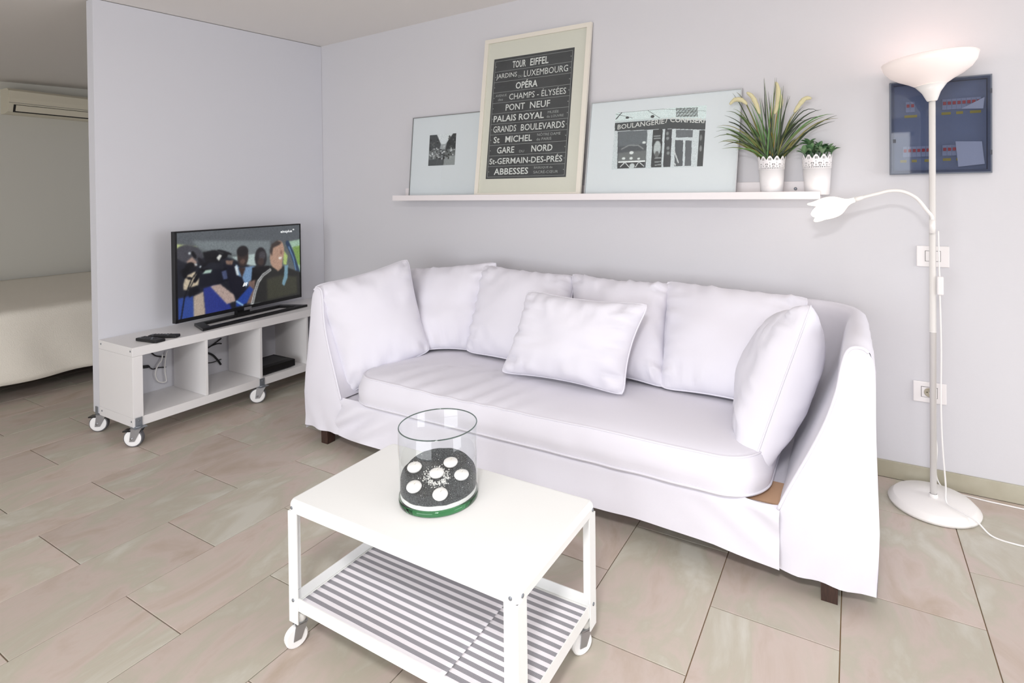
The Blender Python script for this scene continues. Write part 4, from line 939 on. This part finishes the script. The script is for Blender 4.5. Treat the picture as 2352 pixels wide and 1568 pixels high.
# ------------------------------------------------------------------ loose cushions
def cushion(name, label, TL, TR, BR, BL, thick, pinch=.05, n=34, seed=0, wr=1., back=.6, group=None, bow=0.):
    """knife-edge cushion between four corner points; plumps out on the room side by thick, on the other by back*thick"""
    TL, TR, BR, BL = [Vector(p) for p in (TL, TR, BR, BL)]
    nrm = (TR-BL).cross(TL-BR).normalized()
    ctr = (TL+TR+BR+BL)/4
    if nrm.dot(Vector(CAM)-ctr) < 0: nrm = -nrm
    sz_ = ((TR-TL).length+(BR-BL).length)/2
    root = thing(name, (BL+BR)/2, label, 'cushion', group)
    def surf(u, v, side):
        # corners stay out, edges pull in
        pu = pinch*(1-(2*v-1)**2); pv = pinch*(1-(2*u-1)**2)
        uu = pu+(1-2*pu)*u; vv = pv+(1-2*pv)*v
        a_, b_ = 2*uu-1, 2*vv-1; a_, b_ = a_*(1-.045*abs(b_)**10), b_*(1-.045*abs(a_)**10); uu, vv = .5+.5*a_, .5+.5*b_
        p = TL.lerp(TR, uu).lerp(BL.lerp(BR, uu), vv)
        e = (1-abs(2*u-1)**2.6)*(1-abs(2*v-1)**2.6); h = max(e, 0)**.52
        ed = min(u, 1-u, v, 1-v)
        w = math.exp(-ed/.13)*(1-math.exp(-ed/.02))
        tang = u if min(v, 1-v) < min(u, 1-u) else v
        wv = .026*wr*w*nz(tang*15+seed*3, ed*5, seed)+.012*wr*nz(u*3.2+seed, v*3.2, seed+side)*h+.008*wr*(.5-abs(nz(u*4.5+seed*2+v*2.5, v*6-u*2, side+seed)))*h*math.exp(-ed/.22)
        d = (thick if side > 0 else thick*back)*h+ (wv if side > 0 else .4*wv)*1.2
        return p+nrm*(d*side+bow*((2*u-1)**2-.5))
    vs = []; fs = []
    for side in (1, -1):
        o = len(vs)
        for j in range(n+1):
            for i in range(n+1):
                # cosine spacing, finer at the rim
                u = .5-.5*math.cos(PI*i/n); v = .5-.5*math.cos(PI*j/n); vs.append(surf(u, v, side))
        for j in range(n): fs += [(o+j*(n+1)+i, o+j*(n+1)+i+1, o+(j+1)*(n+1)+i+1, o+(j+1)*(n+1)+i) for i in range(n)]
    me_ = MB().add(vs, fs, 0, True)
    ob = me_.build('cover', M_fab, None, fix=False)
    bm = bmesh.new(); bm.from_mesh(ob.data); bmesh.ops.remove_doubles(bm, verts=bm.verts[:], dist=.0008); bmesh.ops.recalc_face_normals(bm, faces=bm.faces[:]); bm.to_mesh(ob.data); bm.free(); attach(ob, root)
    loop = [surf(i/n, 0, 1) for i in range(n)]+[surf(1, i/n, 1) for i in range(n)]+[surf(1-i/n, 1, 1) for i in range(n)]+[surf(0, 1-i/n, 1) for i in range(n)]
    MB().tube(loop, .0042, 7, closed=True).build('piping', M_fab, root)
    return root
Z_S = .440
# left arm cushion
cushion('scatter_cushion', 'big square white cushion leaning on the sofa arm beside the television bench',
    ony(718, 655, -.985), ony(938, 592, -.47), onz(990, 806, .452), ony(800, 908, -.965), .115, .035, seed=1, back=.45, wr=1.5)
# corner cushion
cushion('scatter_cushion', 'white cushion tucked into the sofa corner nearest the partition',
    ony(925, 618, -.30), ony(1145, 600, -.20), ony(1092, 806, -.42), onz(960, 806, .45), .11, .03, seed=2, back=.45, wr=1.5)
cushion('scatter_cushion', 'white back cushion between the corner cushion and the small throw pillow',
    ony(1110, 606, -.23), ony(1322, 632, -.205), onz(1310, 868, .445), onz(1068, 808, .445), .12, .035, seed=3, back=.5, wr=1.6)
cushion('scatter_cushion', 'white back cushion standing right behind the small throw pillow',
    ony(1312, 626, -.22), ony(1545, 650, -.20), onz(1530, 893, .445), onz(1310, 856, .445), .125, .045, seed=4, back=.5, wr=1.8)
cushion('scatter_cushion', 'wide white back cushion on the sofa at the lamp end',
    ony(1528, 643, -.195), ony(1862, 682, -.19), onz(1800, 945, .445), onz(1514, 892, .445), .115, .03, seed=5, back=.5, wr=1.4)
# arm cushion seen edge-on
cushion('scatter_cushion', 'plump white cushion standing edge-on against the sofa arm at the lamp end',
    (-.075, -.33, .80), ony(1866, 694, -.70), ony(1712, 1122, -1.01), (-.245, -.42, .445), .15, .04, seed=6, back=.95, wr=1.8)
# throw pillow
tb0, tb1 = onz(1148, 856, .452), onz(1434, 910, .452)
cushion('throw_pillow', 'small white throw pillow leaning forward in the middle of the sofa',
    ony(1210, 664, tb0.y+.16), ony(1493, 697, tb0.y+.12), tb1, tb0, .10, .05, seed=7, back=.55, wr=1.9)

# ------------------------------------------------------------------ coffee table
TX0, TX1, TY0, TY1, TZ = -1.382, -.548, -2.003, -1.567, .4515
tab = thing('coffee_table', ((TX0+TX1)/2, (TY0+TY1)/2, 0), 'white metal coffee table on castors with a striped fabric lower shelf', 'table')
def rr2(x0, x1, y0, y1, r, n=6): return rrect(x0, x1, y0, y1, r, r, n)
def slab(x0, x1, y0, y1, prof, r, name, m, par):
    vs = []; fs = []; N = None
    for ins, z in prof:
        p = rr2(x0+ins, x1-ins, y0+ins, y1-ins, max(r-ins, .002)); N = len(p); vs += [(x, y, z) for x, y in p]
    for j in range(len(prof)-1): fs += [(j*N+k, j*N+(k+1) % N, (j+1)*N+(k+1) % N, (j+1)*N+k) for k in range(N)]
    fs += [tuple(range(N-1, -1, -1)), tuple((len(prof)-1)*N+k for k in range(N))]
    return MB().add(vs, fs, 0, False).build(name, m, par)
o = slab(TX0, TX1, TY0, TY1, [(.004, TZ-.034), (.0, TZ-.034), (.0, TZ-.014), (.002, TZ-.007), (.006, TZ-.002), (.012, TZ)], .022, 'table_top', M_whitemetal, tab)
lz0, lz1, lw = .078, TZ-.0345, .040
def leg(cx_, cy_, sx, sy):
    # folded angle leg
    b = MB(); t = .003; x, y = cx_, cy_
    b.box((x, y, lz0), (x+sx*lw, y+sy*t, lz1)); b.box((x, y+sy*t, lz0), (x+sx*t, y+sy*lw, lz1)); l = b.build('leg', M_whitemetal, tab)
    for zz in (lz1+.014, .148):
        for ax in ('y', 'x'):
            c = (x+sx*.02, y-sy*.0002, zz) if ax == 'y' else (x-sx*.0002, y+sy*.02, zz)
            s = -sy if ax == 'y' else -sx
            if zz > lz1: pass
            MB().lathe([(.0052, .0003*s), (.005, .002*s), (.003, .0028*s)], c, 12, axis=ax).build('bolt', M_steel2, l)
    return l
LEGS = [(TX0+.001, TY0+.001, 1, 1), (TX1-.001, TY0+.001, -1, 1), (TX1-.001, TY1-.001, -1, -1), (TX0+.001, TY1-.001, 1, -1)]
for l in LEGS: leg(*l)
SH0, SH1 = .118, .156
e = .0045
for r in ((TX0+e, TX1-e, TY0+e, TY0+e+.003), (TX0+e, TX1-e, TY1-e-.003, TY1-e), (TX0+e, TX0+e+.003, TY0+e+.0032, TY1-e-.0032), (TX1-e-.003, TX1-e, TY0+e+.0032, TY1-e-.0032)):
    box('shelf_rail', (r[0], r[2], SH0), (r[1], r[3], SH1), M_whitemetal, tab)
slab(TX0+e+.004, TX1-e-.004, TY0+e+.004, TY1-e-.004, [(0, SH0+.001), (0, SH0+.004)], .01, 'shelf_tray', M_whitemetal, tab)
def stripe_mat(name, off):
    m = bpy.data.materials.new(name); m.use_nodes = True; nt = m.node_tree; bs = nt.nodes['Principled BSDF']; L = nt.links.new
    g_ = nt.nodes.new('ShaderNodeNewGeometry'); sp = nt.nodes.new('ShaderNodeSeparateXYZ'); L(g_.outputs['Position'], sp.inputs[0])
    def mth(op, a, b=None):
        n = nt.nodes.new('ShaderNodeMath'); n.operation = op
        for i, v in enumerate((a, b)):
            if v is None: continue
            if hasattr(v, 'links'): L(v, n.inputs[i])
            else: n.inputs[i].default_value = v
        return n.outputs[0]
    ph = mth('FRACT', mth('DIVIDE', mth('ADD', sp.outputs[1], 10+off), .0262)); st = mth('LESS_THAN', ph, .5)
    wv = mth('MULTIPLY', mth('GREATER_THAN', mth('FRACT', mth('MULTIPLY', sp.outputs[0], 330)), .35), mth('GREATER_THAN', mth('FRACT', mth('MULTIPLY', sp.outputs[1], 420)), .25))
    k = mth('MULTIPLY', st, mth('ADD', mth('MULTIPLY', wv, .45), .55))
    mx = nt.nodes.new('ShaderNodeMix'); mx.data_type = 'RGBA'; L(k, mx.inputs[0]); mx.inputs[6].default_value = lin((250, 247, 252))+(1,); mx.inputs[7].default_value = lin((116, 116, 124))+(1,); L(mx.outputs[2], bs.inputs['Base Color'])
    bs.inputs['Roughness'].default_value = .95; bs.inputs['Specular IOR Level'].default_value = .1
    bp = nt.nodes.new('ShaderNodeBump'); bp.inputs['Strength'].default_value = .3; bp.inputs['Distance'].default_value = .001; L(wv, bp.inputs['Height']); L(bp.outputs[0], bs.inputs['Normal'])
    return m
def runner(x0, x1, z, off, label):
    b = MB(); n, mm = 30, 20; vs = []; fs = []
    ya, yb_ = TY0+e+.014, TY1-e-.014
    for lay in (0, 1):
        for j in range(mm+1):
            for i in range(n+1):
                x = x0+(x1-x0)*i/n; y = ya+(yb_-ya)*j/mm; vs.append((x, y, z+lay*.0022+lay*.0009*nz(x*9, y*9, 2)))
    o2 = (n+1)*(mm+1)
    for j in range(mm):
        for i in range(n): q = (j*(n+1)+i, j*(n+1)+i+1, (j+1)*(n+1)+i+1, (j+1)*(n+1)+i); fs += [tuple(o2+a for a in q), q[::-1]]
    for j in range(mm): fs += [(j*(n+1), j*(n+1)+n+1, o2+(j+1)*(n+1), o2+j*(n+1)), (j*(n+1)+n, o2+j*(n+1)+n, o2+(j+1)*(n+1)+n, (j+1)*(n+1)+n)]
    o = b.add(vs, fs, 0, True).build('striped_runner', stripe_mat('grey_stripe_weave', off)); tag(o, label, 'table runner'); return o
runner(TX0+e+.012, -.800, SH0+.0045, 0, 'larger grey-striped woven runner spread on the lower table shelf')
runner(-.8005, TX1-e-.012, SH0+.0045, .009, 'narrower grey-striped woven runner on the shelf, its stripes out of step')
def tcastor(x, y, ang):
    ca, sa = math.cos(ang), math.sin(ang); r = .033; off = -.016
    def P(fx, sy, z): return (x+fx*ca-sy*sa, y+fx*sa+sy*ca, z)
    b = MB()
    # hooded fork
    for s in (-1, 1):
        poly = [(off-.011, r-.008), (off+.011, r-.008), (.014, r*2+.006), (-.020, r*2+.006)]
        vs = [P(px, .0115*s, pz) for px, pz in poly]+[P(px, .0135*s, pz) for px, pz in poly]; b.add(vs, [(3,2,1,0),(4,5,6,7)]+[(i, (i+1) % 4, 4+(i+1) % 4, 4+i) for i in range(4)])
    vs = [P(px, sy, pz) for pz in (r*2+.003, r*2+.008) for px, sy in ((-.021,-.0135),(.015,-.0135),(.015,.0135),(-.021,.0135))]
    b.add(vs, [(0,3,2,1),(4,5,6,7)]+[(i, (i+1) % 4, 4+(i+1) % 4, 4+i) for i in range(4)])
    c = b.build('castor', M_steel, tab)
    MB().lathe([(.012, r*2+.008), (.013, r*2+.012), (.016, r*2+.016), (.016, lz0+.038)], (x, y, 0), 16).build('castor_stem', M_whitemetal, c)
    n = 24; vs = []; fs = []; pr = [(.008, -.0105), (r-.004, -.0105), (r, -.007), (r, .007), (r-.004, .0105), (.008, .0105)]
    for rr, ww in pr:
        for k in range(n): a = 2*PI*k/n; vs.append(P(off+rr*math.cos(a), ww, r+rr*math.sin(a)))
    for i in range(len(pr)-1): fs += [(i*n+k, i*n+(k+1) % n, (i+1)*n+(k+1) % n, (i+1)*n+k) for k in range(n)]
    fs += [tuple(range(n)), tuple((len(pr)-1)*n+k for k in range(n))]
    MB().add(vs, fs).build('wheel', M_wheel, c)
for (x, y, sx, sy), a in zip(LEGS, (1.25, .9, 1.0, .5)): tcastor(x+sx*.024, y+sy*.024, a)

# ------------------------------------------------------------------ glass cylinder with sand and candles
VX, VY, VR, VZ = -.982, -1.772, .119, TZ+.0005
VH = .222
vase = thing('glass_cylinder', (VX, VY, VZ), 'clear glass cylinder vase with a green-tinted base on the coffee table', 'vase')
MB().lathe([(VR-.004, VZ), (VR, VZ+.004), (VR, VZ+.0175), (.001, VZ+.0175)], (VX, VY, 0), 64).build('green_base', M_green, vase)
zi = VZ+.0182
MB().lathe([(VR, zi), (VR+.0005, VZ+VH*.5), (VR, VZ+VH-.002), (VR-.0015, VZ+VH), (VR-.003, VZ+VH-.002), (VR-.0035, VZ+VH*.5), (VR-.004, zi), (VR, zi)], (VX, VY, 0), 72, cap=False).build('glass_wall', M_glass, vase)
MB().tube([(VX+(VR-.0016)*math.cos(2*PI*k/72), VY+(VR-.0016)*math.sin(2*PI*k/72), VZ+VH+.0005) for k in range(72)], .0018, 8, closed=True).build('rim', M_rim, vase)
cdir = Vector((CAM[0]-VX, CAM[1]-VY)).normalized()
RS = VR-.0052
def sand_z(x, y):
    d = ((x-VX)*cdir.x+(y-VY)*cdir.y)/RS      # +1 towards the camera
    return zi+.047-.030*d+.004*nz(x*30, y*30, 1)
def sand(name, zf, z0f, m, label, n=56, rings=14):
    vs = [(VX, VY, zf(VX, VY))]; fs = []
    for j in range(1, rings+1):
        for k in range(n):
            a = 2*PI*k/n; r = RS*j/rings; x, y = VX+r*math.cos(a), VY+r*math.sin(a); vs.append((x, y, zf(x, y)+.0012*nz(x*190, y*190, 3)))
    for k in range(n):
        a = 2*PI*k/n; x, y = VX+RS*math.cos(a), VY+RS*math.sin(a); vs.append((x, y, z0f(x, y)))
    fs += [(0, 1+k, 1+(k+1) % n) for k in range(n)]
    for j in range(rings): fs += [(1+j*n+k, 1+(j+1)*n+k, 1+(j+1)*n+(k+1) % n, 1+j*n+(k+1) % n) for k in range(n)]
    fs.append(tuple(1+rings*n+k for k in range(n)))
    o = MB().add(vs, fs, 0, False).build(name, m); tag(o, label, 'sand', kind='stuff'); return o
M_wsand = mat('white_grit', (244, 243, 240), .9, bump=.8, bscale=500); M_bsand = mat('black_grit', (40, 42, 43), .8, rgb2=(104, 108, 110), vscale=330, bump=1, bscale=420)
def wtop(x, y):
    return zi+.0125+.002*nz(x*40, y*40, 7)
sand('white_sand', wtop, lambda x, y: zi+.0006, M_wsand, 'thin white sand layer at the bottom of the glass cylinder')
sand('black_sand', sand_z, lambda x, y: min(wtop(x, y)+.0012, sand_z(x, y)-.001), M_bsand, 'black sand heaped in the glass cylinder under the candles')
gr = MB(); rgn = random.Random(11)
ccx = onz(1003, 1092, zi+.05)
for k in range(430):
    if k < 340: a = rgn.uniform(0, 2*PI); r = .018+abs(rgn.gauss(0, .012)); x, y = ccx.x+r*math.cos(a)*1.1, ccx.y+r*math.sin(a)
    else: a = rgn.uniform(0, 2*PI); r = RS*.93*math.sqrt(rgn.random()); x, y = VX+r*math.cos(a), VY+r*math.sin(a)
    if math.hypot(x-VX, y-VY) > RS*.95: continue
    s = rgn.uniform(.0008, .0030 if k < 340 else .0014); z = sand_z(x, y)+s*.5
    gr.add([(x+s, y, z), (x-s, y, z), (x, y+s, z), (x, y-s, z), (x, y, z+s), (x, y, z-s)], [(0,2,4),(2,1,4),(1,3,4),(3,0,4),(2,0,5),(1,2,5),(3,1,5),(0,3,5)])
o = gr.build('white_grit', M_wsand); tag(o, 'white grit scattered over the black sand round the middle candle', 'grit', kind='stuff')
M_wax = mat('white_wax', (250, 247, 244), .45, sss=.2); M_wick = mat('wick', (232, 226, 214), .9)
cands = [(952, 1074, 'white candle at the far rim of the cylinder, facing the television', .8), (1035, 1062, 'white candle at the far rim of the cylinder, facing the sofa', .6), (1003, 1086, 'white candle on the patch of white grit in the middle of the cylinder', .5),
         (1060, 1090, 'white candle with an upright wick beside the cylinder wall facing the sofa arm', .7), (951, 1117, 'white candle with an upright wick on the black sand, tilted forward', 1.1), (1011, 1134, 'white candle lowest on the black sand near the table edge', 1.2)]
for (u, v, lab, tl) in cands:
    p = onz(u, v, zi+.05)
    for _ in range(6): p = onz(u, v, sand_z(p.x, p.y)+.009)
    dv = Vector((p.x-VX, p.y-VY)); 
    if dv.length > RS-.028: dv = dv.normalized()*(RS-.028); p.x, p.y = VX+dv.x, VY+dv.y
    zz = sand_z(p.x, p.y)+.001
    t = thing('candle', (p.x, p.y, zz), lab, 'candle', None)
    o = MB().lathe([(.012, 0), (.0195, .003), (.0225, .009), (.021, .0135), (.014, .0165), (.001, .0175)], n=28).build('wax', M_wax); o.parent = t
    o = MB().tube([(0, 0, .017), (.001, 0, .022), (.003, .001, .027)], .0011, 6).build('wick', M_wick); o.parent = t
    ax = Vector((cdir.y*-1, cdir.x, 0)); t.rotation_mode = 'QUATERNION'
    from mathutils import Quaternion
    t.rotation_quaternion = Quaternion(ax, math.radians(14*tl))
